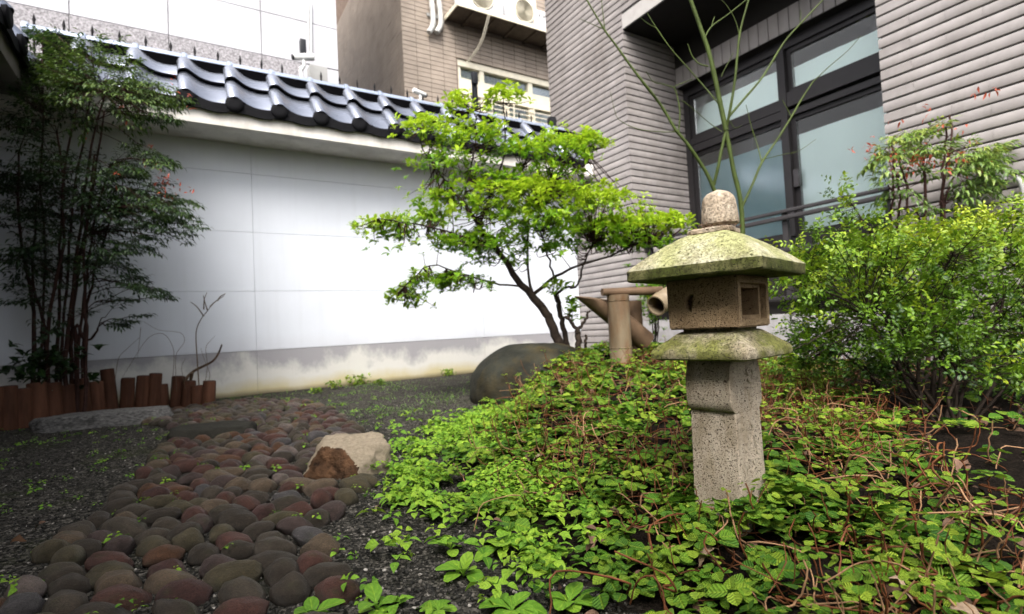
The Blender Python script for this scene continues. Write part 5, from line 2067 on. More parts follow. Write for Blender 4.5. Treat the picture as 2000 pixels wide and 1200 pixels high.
# moss and short grass between wall and path
cg = scatter(9000, 3.2, 5.6, 380, 960)
nz = noise2(cg, 2.2, 31)
k = (rng.random(len(cg)) < np.clip(0.25 + 1.2 * nz, 0.03, 0.9)) & (cg[:, 1] < YW - 0.03) & (bed_dist(cg[:, 0], cg[:, 1]) < 0.1) & ~in_path(cg[:, 0], cg[:, 1])
cg = cg[k]
n_ = len(cg)
a = rng.uniform(0, 6.28, n_)
o = leaf_cloud("short_grass", BLADE, M['grassblade'], np.column_stack([cg, np.zeros(n_)]), np.stack([np.cos(a), np.sin(a), rng.uniform(0.5, 2.0, n_)], -1), rand_unit(n_) + np.array([0, 0, 1.0]), rng.uniform(0.012, 0.035, n_), rng.random(n_), wide=1.6)
tag(o, "thin short grass on the gravel before the wall", None, None, "stuff")


# ------------------------------------------------------------------ shrubs and trees
def whorls(cent, up, k, size, tint, spread=(0.7, 1.2)):
    P, D, Nn, S, T = [], [], [], [], []
    for c, u, s, t in zip(cent, up, size, tint):
        u = u / np.linalg.norm(u)
        ref = np.cross(u, [0.3, 0.9, 0.1])
        ref /= np.linalg.norm(ref)
        w = np.cross(u, ref)
        n_ = random.randint(*k)
        a0 = random.uniform(0, 6.28)
        for j in range(n_):
            a = a0 + j * 2.399 + random.gauss(0, 0.2)
            th = random.uniform(*spread)
            d = u * math.cos(th) + (ref * math.cos(a) + w * math.sin(a)) * math.sin(th)
            P.append(c - u * random.uniform(0, 0.03))
            D.append(d)
            Nn.append(u + np.random.default_rng(j).normal(size=3) * 0.1 + np.array([0, 0, 0.6]))
            S.append(s * random.uniform(0.7, 1.15))
            T.append(t + random.gauss(0, 0.10))
    return P, D, Nn, S, T


def nearest(nodes, p):
    d = ((nodes - p) ** 2).sum(1)
    return nodes[d.argmin()]


# the layered green shrub behind the boulder
SD = 3.95
sh_base = at_depth(1097, 700, SD)
sh_base[2] = float(G(sh_base[0], sh_base[1]))
shr = thing("green_shrub", "bright green layered shrub with a leaning trunk behind the boulder", "shrub", sh_base)


def br(pts, dd=0.0):
    return [at_depth(px, py, SD + dd + e) for px, py, e in pts]


branches = [
    (br([(1100, 690, 0), (1088, 660, 0), (1066, 612, 0), (1040, 577, 0)]), 0.047, 0.036),
    (br([(1040, 577, 0), (1010, 545, -0.03), (988, 513, -0.05), (962, 478, -0.1), (935, 440, -0.15), (905, 395, -0.2)]), 0.034, 0.014),
    (br([(1110, 690, 0.08), (1104, 655, 0.1), (1094, 610, 0.1), (1086, 575, 0.1)]), 0.027, 0.022),
    (br([(1086, 575, 0.1), (1105, 562, 0.05), (1128, 556, 0), (1140, 520, -0.1), (1160, 470, -0.1)]), 0.014, 0.006),
    (br([(1040, 577, 0), (1060, 560, 0), (1085, 540, -0.05), (1130, 518, -0.1), (1190, 500, -0.1), (1260, 470, -0.1)]), 0.018, 0.006),
    (br([(1040, 577, 0), (1032, 540, 0.05), (1030, 470, 0.1), (1034, 400, 0.1), (1020, 330, 0.1)]), 0.014, 0.006),
    (br([(1080, 540, -0.05), (1065, 480, 0), (1050, 420, 0), (1075, 360, 0)]), 0.010, 0.005),
    (br([(1020, 560, 0), (960, 552, -0.1), (900, 535, -0.2), (840, 520, -0.2), (790, 560, -0.2)]), 0.010, 0.004),
    (br([(962, 478, -0.1), (900, 460, -0.2), (820, 440, -0.2), (740, 425, -0.2)]), 0.010, 0.004),
    (br([(905, 395, -0.2), (920, 330, -0.1), (930, 270, 0), (925, 215, 0)]), 0.010, 0.005),
    (br([(935, 440, -0.15), (960, 380, 0.1), (985, 300, 0.2), (985, 230, 0.15), (985, 175, 0.1)]), 0.012, 0.004),
    (br([(1034, 400, 0.1), (1080, 350, 0.2), (1120, 310, 0.2), (1150, 290, 0.2)]), 0.010, 0.004),
    (br([(905, 395, -0.2), (860, 340, -0.1), (830, 300, 0), (815, 250, 0)]), 0.008, 0.004),
    (br([(1100, 700, -0.15), (1128, 690, -0.2), (1128, 645, -0.2)]), 0.030, 0.026),
    (br([(1128, 645, -0.2), (1112, 625, -0.2), (1100, 620, -0.2)]), 0.018, 0.008),
    (br([(1128, 645, -0.2), (1142, 628, -0.2), (1151, 606, -0.2)]), 0.016, 0.008),
    (br([(1142, 700, -0.2), (1145, 655, -0.2)]), 0.014, 0.011),
]
b = MB(sh_base)
nodes = []
for pts, r0, r1 in branches:
    c = curve_pts(pts, 18)
    c = c + rng.normal(size=c.shape) * 0.004
    b.tube(c, np.linspace(r0, r1, len(c)) * 0.82, 9)
    if r0 < 0.02 or r1 < 0.015:
        nodes.append(c)
nodes = np.vstack(nodes)
b.build("trunk", M['bark'], shr, 60)
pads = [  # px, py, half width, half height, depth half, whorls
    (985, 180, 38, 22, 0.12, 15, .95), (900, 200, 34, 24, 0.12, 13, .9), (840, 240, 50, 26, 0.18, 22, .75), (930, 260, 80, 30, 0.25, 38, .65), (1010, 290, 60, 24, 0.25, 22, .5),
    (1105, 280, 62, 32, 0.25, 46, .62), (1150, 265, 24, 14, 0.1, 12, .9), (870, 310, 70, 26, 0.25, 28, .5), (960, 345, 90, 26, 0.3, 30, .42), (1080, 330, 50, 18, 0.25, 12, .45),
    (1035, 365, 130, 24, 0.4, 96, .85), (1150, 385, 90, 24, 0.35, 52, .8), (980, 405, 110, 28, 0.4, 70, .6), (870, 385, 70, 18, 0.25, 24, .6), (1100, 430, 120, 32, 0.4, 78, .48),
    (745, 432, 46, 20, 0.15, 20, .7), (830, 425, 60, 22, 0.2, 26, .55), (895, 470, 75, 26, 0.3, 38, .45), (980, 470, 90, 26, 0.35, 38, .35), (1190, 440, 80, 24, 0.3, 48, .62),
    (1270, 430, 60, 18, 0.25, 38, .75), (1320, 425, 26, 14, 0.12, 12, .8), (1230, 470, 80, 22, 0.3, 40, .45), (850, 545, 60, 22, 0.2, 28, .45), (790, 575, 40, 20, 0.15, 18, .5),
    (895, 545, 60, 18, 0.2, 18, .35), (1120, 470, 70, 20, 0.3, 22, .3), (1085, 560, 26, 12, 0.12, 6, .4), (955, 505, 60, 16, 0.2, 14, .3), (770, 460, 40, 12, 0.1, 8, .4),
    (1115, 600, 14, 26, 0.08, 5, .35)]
cent, ups, tin, siz = [], [], [], []
tw = MB(sh_base)
for px, py, wx, wy, wd, n_, tt in pads:
    for _ in range(int(n_ * 2.9)):
        e = rng.normal(size=3) * 0.55
        e[1] *= 0.85
        qx, qy = px + e[0] * wx * 1.08, py + e[1] * wy + 10 * (e[0] ** 2) * 0.8
        p = at_depth(qx, qy, SD + e[2] * wd - 0.05)
        cent.append(p)
        out = np.array([RIGHT[0] * (qx - 1040), RIGHT[1] * (qx - 1040), 0]) / 900.0
        ups.append(np.array([0, 0, 0.9]) + out + rng.normal(size=3) * 0.35)
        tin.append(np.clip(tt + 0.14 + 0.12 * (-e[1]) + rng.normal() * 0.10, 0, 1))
        siz.append(rng.uniform(0.038, 0.064))
        nd = nearest(nodes, p)
        midp = (p + nd) / 2 + np.array([0, 0, -0.03]) + rng.normal(size=3) * 0.02
        if rng.random() < 0.35:
            tw.tube(curve_pts([nd, midp, p], 6), np.array([0.0042, 0.0038, 0.0034, 0.003, 0.0026, 0.002, 0.0015][:len(curve_pts([nd, midp, p], 6))]), 4, False)
tag(tw.build("twigs", M['bark_red'], shr, 80), kind='stuff')
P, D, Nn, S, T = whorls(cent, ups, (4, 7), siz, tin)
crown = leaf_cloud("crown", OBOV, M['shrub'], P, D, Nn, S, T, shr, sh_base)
print("shrub leaves", len(P))


# nandina: cane clumps with tiers of compound leaves
def spray(P, D, Nn, S, T, MBk, base, d, L, leaf, tint, droop=0.5, npin=5, nl=5):
    d = d / np.linalg.norm(d)
    side = np.cross(d, [0, 0, 1.0])
    side /= np.linalg.norm(side) + 1e-9
    pts = []
    for t in np.linspace(0, 1, 7):
        pts.append(base + d * L * t + np.array([0, 0, -droop * L * t * t * 0.5]))
    pts = np.array(pts)
    MBk.tube(pts, np.linspace(0.0028, 0.001, 7), 4, False)
    for j in range(npin):
        t = 0.30 + 0.70 * (j + 0.5) / npin
        c = pts[0] * 0 + np.array([np.interp(t, np.linspace(0, 1, 7), pts[:, q]) for q in range(3)])
        for sg in (-1, 1):
            pd = d * 0.75 + side * sg * (1.0 - 0.45 * t) + np.array([0, 0, random.gauss(0, 0.15) - 0.10])
            pd /= np.linalg.norm(pd)
            pl = L * 0.42 * (1.15 - 0.6 * t) * random.uniform(0.8, 1.15)
            if random.random() < 0.5:
                MBk.tube([c, c + pd * pl], [0.0012, 0.0007], 3, False)
            ps = np.cross(pd, [0, 0, 1.0])
            ps /= np.linalg.norm(ps) + 1e-9
            for q in range(nl):
                tt = 0.35 + 0.65 * (q // 2 + 0.5) / ((nl + 1) // 2)
                if q == nl - 1:
                    dd, tt = pd, 1.0
                else:
                    dd = pd * 0.75 + ps * (1 if q % 2 else -1) * 0.9
                dd = dd + np.array([0, 0, random.uniform(-0.55, 0.05)])
                P.append(c + pd * pl * tt)
                D.append(dd)
                Nn.append(np.array([random.gauss(0, 0.3), random.gauss(0, 0.3), 1.0]))
                S.append(leaf * random.uniform(0.7, 1.2))
                T.append(tint + random.gauss(0, 0.14))


def nandina(name, lab, base, stems, sprays, mat, leaf, stem_mat, org, red=(), dense=1.4):
    t = thing(name, lab, "shrub", org)
    b = MB(org)
    nodes = []
    for pts, r0, r1 in stems:
        c = curve_pts(pts, 16)
        c = c + rng.normal(size=c.shape) * 0.004
        ph_ = rng.uniform(0, 6.28, 2)
        tt_ = np.linspace(0, 1, len(c))
        c[:, 0] += 0.030 * np.sin(tt_ * 7 + ph_[0]) * tt_
        c[:, 1] += 0.030 * np.sin(tt_ * 6 + ph_[1]) * tt_
        rr = np.linspace(r0, r1, len(c))
        rr[::4] *= 1.12
        b.tube(c, rr, 7)
        nodes.append(c[len(c) // 3:])
    nodes = np.vstack(nodes)
    b.build("stems", stem_mat, t, 60)
    P, D, Nn, S, T = [], [], [], [], []
    tw = MB(org)
    for px, py, wx, wy, d0, wd, n_, L, tt in sprays:
        for _ in range(int(n_ * dense)):
            e = rng.uniform(-1, 1, 3)
            tip = at_depth(px + e[0] * wx, py + e[1] * wy, d0 + e[2] * wd)
            nd = nearest(nodes, tip + np.array([0, 0, -0.05]) + rng.normal(size=3) * 0.08)
            d = tip - nd
            d[2] = np.clip(d[2], -0.10, 0.25)
            dl = np.linalg.norm(d) + 1e-6
            base_ = tip - d / dl * min(L, dl)
            if dl > L:
                tw.tube(curve_pts([nd, (nd + base_) / 2 + np.array([0, 0, 0.03]), base_], 6), 0.003, 4, False)
            spray(P, D, Nn, S, T, tw, base_, d + rng.normal(size=3) * 0.12 * dl, L * random.uniform(0.75, 1.1), leaf, tt + 0.10 * (-e[1]))
    tag(tw.build("twigs", stem_mat, t, 80), kind='stuff')
    leaf_cloud("foliage", LANCE, mat, P, D, Nn, S, T, t, org)
    for px, py, wx, wy, d0, n_ in red:
        RP, RD, RN, RS, RT = [], [], [], [], []
        for _ in range(n_):
            p = at_depth(px + rng.normal() * wx, py + rng.normal() * wy, d0 + rng.normal() * 0.08)
            for q in range(3):
                RP.append(p + rng.normal(size=3) * 0.02)
                RD.append(rng.normal(size=3) + np.array([0, 0, -0.2]))
                RN.append(np.array([0, 0, 1.0]) + rng.normal(size=3) * 0.4)
                RS.append(leaf * random.uniform(0.6, 1.0))
                RT.append(random.uniform(0.4, 1.0))
        leaf_cloud("red_leaves", LANCE, M['nandina_red'], RP, RD, RN, RS, RT, t, org)
    print(name, "leaves", len(P))
    return t


ND = 3.75
nb = at_depth(120, 752, ND)
nb[2] = 0.0
st = []
for bx, tx, ty, dd in ((62, 45, 300, 0), (78, 95, 230, 0.1), (95, 120, 260, -0.1), (108, 150, 190, 0.05), (118, 175, 170, 0.1), (128, 205, 185, -0.05), (140, 190, 215, 0.1), (152, 215, 330, 0), (165, 175, 300, -0.1), (160, 235, 380, 0.1), (85, 60, 400, 0), (148, 182, 640, 0.0)):
    b0 = at_depth(bx, 752, ND + dd)
    b0[2] = 0.0
    q0, q1, q2 = at_depth(bx + 2, 640, ND + dd), at_depth((bx + tx) / 2 + random.uniform(-8, 8), (690 + ty) / 2, ND + dd), at_depth(tx, ty, ND + dd)
    st.append(([b0, q0, q1, q2], random.uniform(0.010, 0.016), 0.006))
sprays_l = [(190, 140, 130, 45, ND, 0.30, 34, 0.34, .75), (110, 110, 110, 50, ND, 0.30, 24, 0.34, .65), (230, 190, 115, 30, ND, 0.3, 26, 0.34, .7), (90, 190, 95, 40, ND, 0.3, 22, 0.34, .35),
            (60, 75, 60, 25, ND + 0.1, 0.2, 8, 0.28, .5), (320, 205, 40, 22, ND - 0.1, 0.15, 7, 0.26, .6),
            (60, 300, 70, 50, ND, 0.3, 16, 0.32, .25), (170, 350, 110, 45, ND - 0.05, 0.3, 30, 0.34, .25), (290, 300, 70, 35, ND - 0.1, 0.2, 12, 0.28, .55), (270, 390, 100, 40, ND - 0.1, 0.25, 24, 0.32, .3),
            (350, 400, 45, 28, ND - 0.1, 0.2, 8, 0.26, .55), (40, 390, 60, 40, ND, 0.25, 12, 0.3, .2), (120, 450, 100, 40, ND, 0.3, 18, 0.32, .15), (220, 500, 80, 40, ND - 0.05, 0.25, 15, 0.3, .2),
            (290, 560, 50, 22, ND - 0.1, 0.15, 7, 0.26, .2), (50, 530, 60, 40, ND, 0.2, 9, 0.3, .12), (330, 450, 55, 25, ND - 0.1, 0.15, 7, 0.28, .35), (180, 410, 90, 30, ND, 0.2, 14, 0.3, .2), (110, 520, 90, 40, ND, 0.25, 14, 0.3, .12), (260, 610, 30, 18, ND - 0.1, 0.1, 3, 0.2, .2), (110, 600, 70, 30, ND, 0.2, 6, 0.28, .1)]
nandina("nandina_clump", "tall dark clump of bamboo-like canes with feathery leaves in the left wall corner", nb, st, sprays_l, M['nandina'], 0.040, M['bark_red'], tuple(nb),
        red=[(330, 365, 22, 18, ND - 0.15, 14), (300, 190, 60, 25, ND - 0.1, 4), (270, 290, 40, 60, ND - 0.1, 5)], dense=1.35)
# leafy undergrowth at its foot
pp = at_depth(75, 715, ND - 0.1)
pp[2] = 0
ug = [(at_depth(px, py, ND - 0.1 + rng.normal() * 0.1), s) for px, py, s in [(x_, y_, 0.06) for x_, y_ in zip(rng.normal(85, 42, 60), rng.normal(712, 24, 60))]]
P, D, Nn, S, T = whorls([u[0] for u in ug], [np.array([0, 0, 1.0]) + rng.normal(size=3) * 0.4 for _ in ug], (4, 6), [0.065] * len(ug), [0.15] * len(ug))
o = leaf_cloud("undergrowth", OVATE, M['nandina'], P, D, Nn, S, T, None, tuple(pp))
o.location = tuple(pp)
tag(o, "dark low leafy undergrowth at the foot of the cane clump", None, None, "stuff")

# red tinged nandina against the near wall
RD_ = 3.25
rb = at_depth(1800, 560, RD_)
rb[2] = float(G(rb[0], rb[1]))
st = []
for bx, tx, ty, dd in ((1748, 1738, 270, 0), (1772, 1768, 300, 0.05), (1800, 1805, 265, 0), (1838, 1852, 225, 0.05), (1855, 1840, 250, -0.05), (1760, 1745, 330, 0.1), (1790, 1800, 400, 0.0), (1842, 1850, 330, 0.1)):
    b0 = at_depth(bx, 560, RD_ + dd)
    b0[2] = float(G(b0[0], b0[1])) - 0.02
    st.append(([b0, at_depth((bx + tx) / 2 + random.uniform(-5, 5), (470 + ty) / 2 + 40, RD_ + dd), at_depth(tx, ty, RD_ + dd)], random.uniform(0.008, 0.013), 0.005))
sprays_r = [(1830, 275, 90, 30, RD_, 0.2, 16, 0.27, .55), (1920, 285, 70, 24, RD_, 0.2, 14, 0.27, .6), (1770, 280, 50, 24, RD_, 0.2, 9, 0.24, .6), (1900, 330, 70, 24, RD_, 0.2, 14, 0.27, .4), (1800, 340, 70, 24, RD_, 0.2, 9, 0.25, .35),
            (1725, 325, 25, 30, RD_, 0.15, 3, 0.2, .5), (1840, 390, 90, 24, RD_, 0.2, 10, 0.25, .3), (1975, 300, 30, 30, RD_, 0.2, 5, 0.25, .5), (1930, 215, 20, 25, RD_, 0.1, 1, 0.2, .7)]
nandina("nandina_shrub", "red tinged feathery shrub with dark canes against the near tiled wall", rb, st, sprays_r, M['nandina_lime'], 0.043, M['bark_red'], tuple(rb),
        red=[(1790, 315, 42, 9, RD_ - 0.1, 26), (1925, 190, 14, 6, RD_, 3), (1700, 300, 22, 14, RD_, 8), (1800, 230, 50, 20, RD_, 6), (1850, 320, 60, 14, RD_ - 0.1, 14)], dense=0.85)

# the glossy small leaved hedge at the right
HD = 1.95
hb = at_depth(1845, 800, 1.72)
hb[2] = float(G(hb[0], hb[1]))
hed = thing("hedge_bush", "dense glossy small leaved bush filling the right side", "bush", hb)
b = MB(hb)
nodes = []
for tx, ty, dd in ((1600, 560, 0.1), (1650, 480, 0.2), (1700, 620, -0.15), (1740, 520, 0.0), (1800, 450, 0.1), (1860, 500, -0.1), (1900, 420, 0.15), (1950, 480, 0.0), (1990, 560, -0.1), (1580, 640, 0.1), (2080, 480, 0.1), (2150, 560, 0.0), (1655, 385, 0.1), (1780, 650, -0.2), (1930, 640, -0.2), (2050, 650, -0.15)):
    e = at_depth(tx, ty, HD + dd)
    s0 = hb + np.array([random.gauss(0, 0.035), random.gauss(0, 0.035), -0.03])
    m1 = s0 + (e - s0) * 0.33 + np.array([0, 0, -0.05 * abs(tx - 1845) / 200]) + rng.normal(size=3) * 0.03
    m2 = s0 + (e - s0) * 0.68 + rng.normal(size=3) * 0.04
    c = curve_pts([s0, m1, m2, e], 16)
    b.tube(c, np.linspace(random.uniform(0.005, 0.010), 0.0025, len(c)), 7)
    nodes.append(c[5:])
nodes = np.vstack(nodes)
b.build("stems", M['bark'], hed, 60)
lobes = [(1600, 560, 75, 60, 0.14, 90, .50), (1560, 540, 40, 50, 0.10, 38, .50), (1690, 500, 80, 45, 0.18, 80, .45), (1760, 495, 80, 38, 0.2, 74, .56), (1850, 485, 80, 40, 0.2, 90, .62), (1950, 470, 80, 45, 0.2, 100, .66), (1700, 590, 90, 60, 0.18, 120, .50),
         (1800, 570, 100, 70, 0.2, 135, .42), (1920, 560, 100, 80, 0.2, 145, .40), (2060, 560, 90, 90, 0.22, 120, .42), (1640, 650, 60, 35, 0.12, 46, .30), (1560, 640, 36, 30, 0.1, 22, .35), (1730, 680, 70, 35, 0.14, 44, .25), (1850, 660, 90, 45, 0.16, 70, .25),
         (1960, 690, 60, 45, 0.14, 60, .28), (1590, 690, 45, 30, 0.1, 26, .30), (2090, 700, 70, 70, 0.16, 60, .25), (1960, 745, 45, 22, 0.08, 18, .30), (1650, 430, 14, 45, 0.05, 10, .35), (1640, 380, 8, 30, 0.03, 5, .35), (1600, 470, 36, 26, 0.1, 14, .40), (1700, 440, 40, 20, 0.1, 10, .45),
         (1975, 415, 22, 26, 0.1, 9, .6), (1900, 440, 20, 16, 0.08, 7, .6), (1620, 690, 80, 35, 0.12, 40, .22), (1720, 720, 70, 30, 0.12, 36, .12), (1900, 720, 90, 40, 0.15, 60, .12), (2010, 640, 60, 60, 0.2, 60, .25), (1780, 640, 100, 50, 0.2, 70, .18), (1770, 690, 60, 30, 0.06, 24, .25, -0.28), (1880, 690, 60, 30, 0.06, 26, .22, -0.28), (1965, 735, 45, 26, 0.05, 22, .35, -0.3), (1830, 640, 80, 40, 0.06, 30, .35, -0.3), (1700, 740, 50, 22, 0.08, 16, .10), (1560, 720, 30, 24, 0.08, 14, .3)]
P, D, Nn, S, T = [], [], [], [], []
tw = MB(hb)
for px, py, wx, wy, wd, n_, tt, *dz in lobes:
    for _ in range(int(n_ * 2.1)):
        e = rng.normal(size=3) * 0.52
        p = at_depth(px + e[0] * wx, py + e[1] * wy, HD + (dz[0] if dz else 0) + e[2] * wd * 1.4)
        ax = np.array([RIGHT[0] * e[0], RIGHT[1] * e[0], 0]) * 0.8 + np.array([0, 0, 0.55 - e[1] * 0.3]) - FWD * 0.25 + rng.normal(size=3) * 0.45
        ax /= np.linalg.norm(ax)
        L = random.uniform(0.035, 0.07)
        side = np.cross(ax, rng.normal(size=3))
        side /= np.linalg.norm(side)
        nrm = np.cross(side, ax)
        if nrm[2] < 0:
            nrm = -nrm
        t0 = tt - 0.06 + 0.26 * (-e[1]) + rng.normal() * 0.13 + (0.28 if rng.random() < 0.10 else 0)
        if rng.random() < 0.35:
            nd = nearest(nodes, p)
            tw.tube(curve_pts([nd, (nd + p) / 2 + rng.normal(size=3) * 0.015, p], 5), 0.0013, 4, False)
        nl = random.randint(5, 9)
        for j in range(nl):
            t = (j // 2 + 0.6) / ((nl + 1) / 2)
            sg = 1 if j % 2 else -1
            d = ax * 0.6 + side * sg * 0.9 if j < nl - 1 else ax
            P.append(p + ax * L * min(t, 1))
            D.append(d + rng.normal(size=3) * 0.18)
            Nn.append(nrm + rng.normal(size=3) * 0.3 + np.array([0, 0, 0.35]))
            S.append(random.uniform(0.013, 0.023))
            T.append(np.clip(t0 + random.gauss(0, 0.07), 0, 1))
tag(tw.build("twigs", M['bark'], hed, 80), kind='stuff')
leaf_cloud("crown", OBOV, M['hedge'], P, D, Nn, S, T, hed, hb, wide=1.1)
print("hedge leaves", len(P))

# small soft bush between the bamboo and the building
gb_ = at_depth(1275, 660, 4.9)
gb_[2] = float(G(gb_[0], gb_[1]))
bsh = thing("soft_bush", "soft bright green bush glimpsed between bamboo and lantern", "bush", gb_)
b = MB(gb_)
cent = []
for _ in range(9):
    e = at_depth(1275 + rng.normal() * 14, 560 + rng.normal() * 30, 4.9 + rng.normal() * 0.08)
    b.tube(curve_pts([gb_, (gb_ + e) / 2 + rng.normal(size=3) * 0.02, e], 6), 0.005, 5)
b.build("stems", M['bark'], bsh, 60)
cent = [at_depth(1278 + rng.normal() * 17, 575 + rng.normal() * 32, 4.9 + rng.normal() * 0.12) for _ in range(150)]
P, D, Nn, S, T = whorls(cent, [np.array([0, 0, 1.0]) + rng.normal(size=3) * 0.5 for _ in cent], (4, 6), [0.06] * len(cent), rng.uniform(0.3, 0.75, len(cent)))
leaf_cloud("crown", LANCE, M['shrub'], P, D, Nn, S, T, bsh, gb_)

# the bare green stemmed young tree behind the lantern
TD = 2.75
tb = at_depth(1432, 640, TD)
tb[2] = float(G(tb[0], tb[1]))
tre = thing("bare_tree", "leafless young tree with green stems rising behind the lantern", "tree", tb)
lim = [
    ([(1440, 680, 0), (1450, 440, 0), (1432, 330, 0), (1418, 255, 0)], 0.0165, 0.0135),
    ([(1418, 255, 0), (1408, 210, 0), (1400, 170, 0), (1385, 105, 0), (1370, 60, 0), (1345, -10, 0)], 0.0150, 0.0105),
    ([(1418, 680, 0.02), (1412, 420, 0.02), (1395, 372, 0.02), (1378, 335, 0.02), (1345, 285, 0), (1320, 255, 0)], 0.0150, 0.0100),
    ([(1320, 255, 0), (1290, 205, 0), (1255, 160, -.05), (1225, 120, -.05), (1200, 85, -.05), (1180, 58, -.05), (1143, -5, -.05)], 0.0085, 0.0045),
    ([(1394, 362, 0.02), (1403, 325, 0), (1410, 290, 0), (1418, 255, 0)], 0.0095, 0.0085),
    ([(1418, 255, 0), (1426, 215, -.03), (1435, 160, -.05), (1440, 110, -.05), (1446, 60, -.05), (1462, 0, -.05)], 0.0085, 0.0050),
    ([(1424, 228, 0), (1452, 195, 0.03), (1490, 150, 0.05), (1530, 85, 0.08), (1565, 45, 0.1), (1612, -5, 0.1)], 0.0075, 0.0040),
    ([(1447, 410, 0.0), (1470, 360, 0), (1488, 318, 0), (1520, 270, 0), (1545, 230, 0), (1568, 190, 0), (1588, 160, 0)], 0.0080, 0.0045),
    ([(1588, 160, 0), (1620, 130, 0), (1655, 100, 0), (1682, 70, 0)], 0.0032, 0.0014),
    ([(1488, 318, 0), (1478, 280, 0.05), (1468, 250, 0.05), (1457, 205, 0.05)], 0.0040, 0.0018),
    ([(1488, 312, 0), (1530, 302, 0.05), (1560, 295, 0.05), (1594, 272, 0.05)], 0.0026, 0.0012),
    ([(1405, 205, 0), (1380, 175, 0.1), (1345, 135, 0.12), (1310, 95, 0.12), (1282, 55, 0.12), (1264, 26, 0.12)], 0.0050, 0.0024),
    ([(1282, 55, 0.12), (1265, 46, 0.12), (1250, 34, 0.12)], 0.0022, 0.0012),
    ([(1374, 78, 0), (1390, 52, 0), (1420, 30, 0), (1460, -2, 0)], 0.0046, 0.0030),
    ([(1390, 52, 0), (1393, 40, 0), (1396, 33, 0)], 0.0030, 0.0022),
    ([(1383, 130, 0), (1366, 125, 0), (1352, 110, 0), (1343, 86, 0)], 0.0042, 0.0022),
    ([(1325, 262, 0), (1328, 220, 0), (1322, 185, 0), (1318, 170, 0), (1335, 162, 0), (1352, 155, 0)], 0.0042, 0.0020),
    ([(1318, 172, 0), (1295, 165, 0), (1276, 160, 0), (1262, 140, 0)], 0.0030, 0.0016),
    ([(1320, 258, 0), (1290, 258, 0), (1245, 252, 0), (1210, 235, 0), (1200, 215, 0), (1192, 180, 0)], 0.0026, 0.0012),
    ([(1410, 258, 0), (1385, 240, 0.05), (1350, 210, 0.05), (1330, 195, 0.05)], 0.0026, 0.0014),
    ([(1180, 58, -.05), (1162, 50, -.05), (1132, 37, -.05)], 0.0026, 0.0014),
    ([(1181, 56, -.05), (1178, 30, -.05), (1174, -5, -.05)], 0.0030, 0.0018),
    ([(1545, 228, 0), (1536, 210, 0), (1528, 196, 0)], 0.0026, 0.0016),
    ([(1562, 48, 0.1), (1564, 30, 0.1), (1563, 20, 0.1)], 0.0022, 0.0014),
    ([(1409, 150, 0), (1412, 142, 0), (1425, 118, 0), (1432, 104, 0)], 0.0028, 0.0014),
    ([(1444, 68, -.05), (1436, 40, -.05), (1420, 12, -.05), (1400, -8, -.05)], 0.0024, 0.0014),
    ([(1425, 236, 0), (1435, 250, 0), (1448, 246, 0)], 0.0020, 0.0012),
]
b = MB(tb)
for i, (pts, r0, r1) in enumerate(lim):
    w_ = [at_depth(px, py, TD + d_) for px, py, d_ in pts]
    if pts[0][1] > 660:
        w_[0] = np.array([w_[0][0], w_[0][1], tb[2] - 0.03])
    c = curve_pts(w_, 20)
    rr = np.linspace(r0, r1, len(c))
    rr[::5] *= 1.10
    rr = rr * 0.88
    if i in (0, 2):
        b.tube(c, rr * 0.85, 10)
        b.build("trunk", M['greenstem'], tre, 60)
    else:
        b.tube(c, rr, 7)
        b.build("branch", M['greenstem'], tre, 60)
    b = MB(tb)

# dead twiggy plants and a crooked stick by the palisade
def twig_plant(name, lab, px0, lines, dep, mat, r):
    base = at_z(px0, 790, 0.0) if dep is None else at_depth(px0, 770, dep)
    base[2] = 0.0
    b = MB(base)
    for pts in lines:
        c = curve_pts([at_depth(px, py, dep + random.gauss(0, 0.02)) for px, py in pts], 22)
        b.tube(c, np.linspace(r, r * 0.45, len(c)), 6)
    o = b.build(name, mat, None, 60)
    o.location = tuple(base)
    tag(o, lab, "dead plant")
    return o


twig_plant("dry_twig", "thin leafless twig plant against the wall with forked top", 388, [
    [(390, 770), (385, 700), (383, 650), (392, 625), (405, 608), (412, 598)], [(405, 606), (400, 590), (397, 577)], [(410, 600), (420, 590), (438, 578)], [(425, 588), (430, 580), (440, 574)], [(398, 618), (385, 600), (372, 590)], [(398, 605), (399, 585), (404, 572)]], 4.25, M['twig'], 0.0055)
twig_plant("dry_vine", "tangle of thin dry vines drooping from the cane clump to the wall's foot", 340, [
    [(345, 765), (343, 715), (345, 690), (360, 668), (352, 650), (310, 645), (280, 628)], [(335, 765), (340, 700), (335, 672), (318, 652), (290, 660), (262, 700), (235, 745)], [(225, 740), (232, 700), (250, 680), (272, 660)],
    [(400, 755), (405, 715), (402, 680), (412, 665), (420, 656)], [(362, 760), (355, 720), (362, 700)], [(395, 760), (410, 735), (398, 700), (392, 680)], [(275, 640), (272, 670), (268, 700)]], 4.2, M['twig'], 0.0022)
twig_plant("crooked_stick", "crooked bark stick leaning out behind the log stakes", 362, [[(356, 790), (362, 745), (375, 728), (392, 718), (415, 706), (427, 690), (433, 674)], [(375, 728), (372, 745), (368, 760)]], 4.28, M['bamboo_dark'], 0.015)

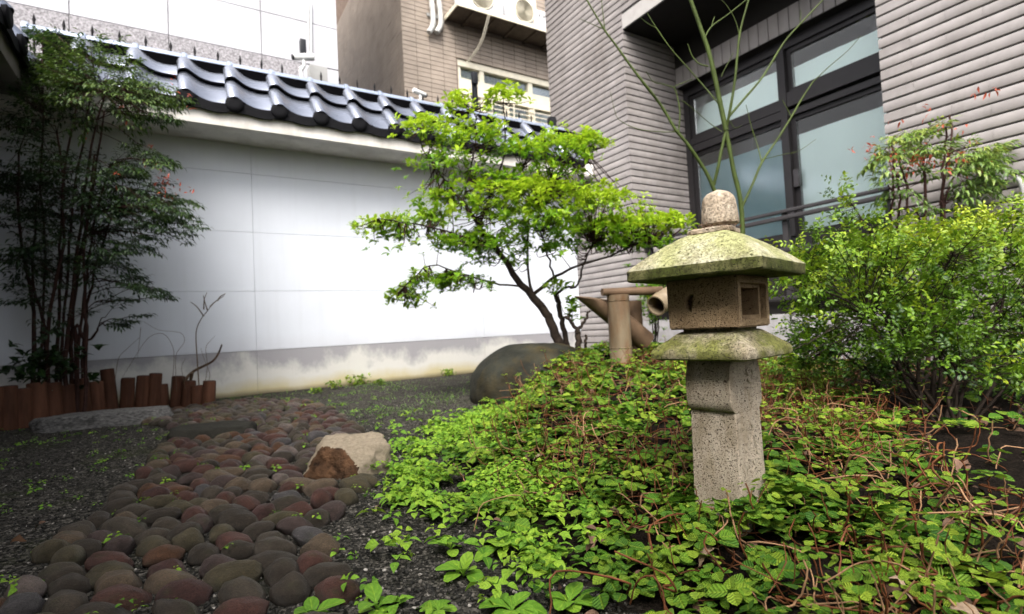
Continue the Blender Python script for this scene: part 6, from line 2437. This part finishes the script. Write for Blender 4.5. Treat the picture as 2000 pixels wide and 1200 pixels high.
# ferns by the boulder
for px, py, n_, L, lab in ((985, 690, 6, 0.20, "dark green fern fronds left of the boulder's top"), (1045, 672, 6, 0.20, "fern tuft behind the boulder's top below the leaning trunk")):
    p = at_depth(px + 25, py + 18, 4.15)
    P, D, Nn, S, T = [], [], [], [], []
    tw = MB(p)
    for j in range(n_):
        a = math.pi * (0.55 + 0.75 * j / n_) + random.gauss(0, 0.2)
        d = RIGHT * math.cos(a) + np.array([0, 0, 1.0]) * abs(math.sin(a)) * 0.55 + FWD * random.gauss(0, 0.3)
        spts = np.array([p + d * L * t + np.array([0, 0, -0.10 * t * t]) for t in np.linspace(0, 1, 12)])
        tw.tube(spts, 0.0018, 4, False)
        sd = np.cross(d, FWD)
        sd /= np.linalg.norm(sd)
        for q in range(2, 12):
            for sg in (-1, 1):
                P.append(spts[q])
                D.append(sd * sg + d * 0.4)
                Nn.append(-FWD + np.array([0, 0, 0.8]))
                S.append(0.055 * (1.1 - q / 13))
                T.append(random.uniform(0.1, 0.6))
    t = thing("fern", lab, "fern", p)
    tw.build("stalks", M['greenstem'], t, 60)
    leaf_cloud("fronds", LANCE, M['fern'], P, D, Nn, S, T, t, p)

# fallen leaves
dl = [((1400, 1075), 0.060, 'paleleaf', "curled pale dead leaf in the middle of the bed"), ((1145, 1050), 0.055, 'deadleaf', "brown curled dead leaf among the creeping plants left of the lantern"), ((1720, 1135), 0.055, 'paleleaf', "big pale cream dead leaf at the lower right"), ((1770, 1150), 0.06, 'deadleaf', "wrinkled brown dead leaf touching the big pale one"),
      ((1060, 890), 0.045, 'paleleaf', "dry leaf standing up in the creeping plants behind the weeds"), ((1065, 980), 0.05, 'deadleaf', "dark dead leaf right of the lime seedling mat"), ((1850, 1190), 0.05, 'paleleaf', "pale dead leaf at the bottom edge far right"), ((1270, 715), 0.06, 'paleleaf', "pale dead leaf left of the lantern's platform"),
      ((90, 1125), 0.030, 'brownrock', "orange brown fallen leaf on the cobbles at far left"), ((355, 1165), 0.028, 'deadleaf', "small brown fallen leaf between the cobbles near the bottom"), ((410, 1030), 0.022, 'brownrock', "rusty fallen leaf in a gap of the cobbles"), ((20, 1062), 0.045, 'brownrock', "orange fallen leaf on the gravel at the left edge"),
      ((90, 1020), 0.04, 'deadleaf', "brown fallen leaf on the left gravel above the orange one"), ((745, 985), 0.035, 'paleleaf', "pale dead leaf on the gravel below the tan rock"), ((1880, 905), 0.05, 'deadleaf', "dead leaf on the dark soil under the hedge"), ((430, 925), 0.02, 'paleleaf', "tiny pale fallen leaf lying on the cobbles upper part")]
for (px, py), s, mk, lab in dl:
    p = at_z(px, py, 0.05)
    g0 = float(G(p[0], p[1]))
    p = at_z(px, py, g0 + (0.035 if bed_dist(p[0], p[1]) > 0.05 else 0.02))
    tv, tf, tuv = strip_leaf([0.02, 0.16, 0.30, 0.34, 0.22, 0.03], random.uniform(0.2, 0.7), random.uniform(0.3, 0.9))
    me = bpy.data.meshes.new("fallen_leaf")
    s *= 0.72
    tv = tv + rng.normal(size=tv.shape) * 0.045
    me.from_pydata((tv * s).tolist(), [], tf)
    me.polygons.foreach_set("use_smooth", [True] * len(me.polygons))
    o = link_mesh("fallen_leaf", me, M[mk])
    o.location = tuple(p)
    o.rotation_euler = (random.gauss(0, 0.4), random.gauss(0, 0.4), random.uniform(0, 6.28))
    tag(o, lab, "dead leaf", "fallen leaves")
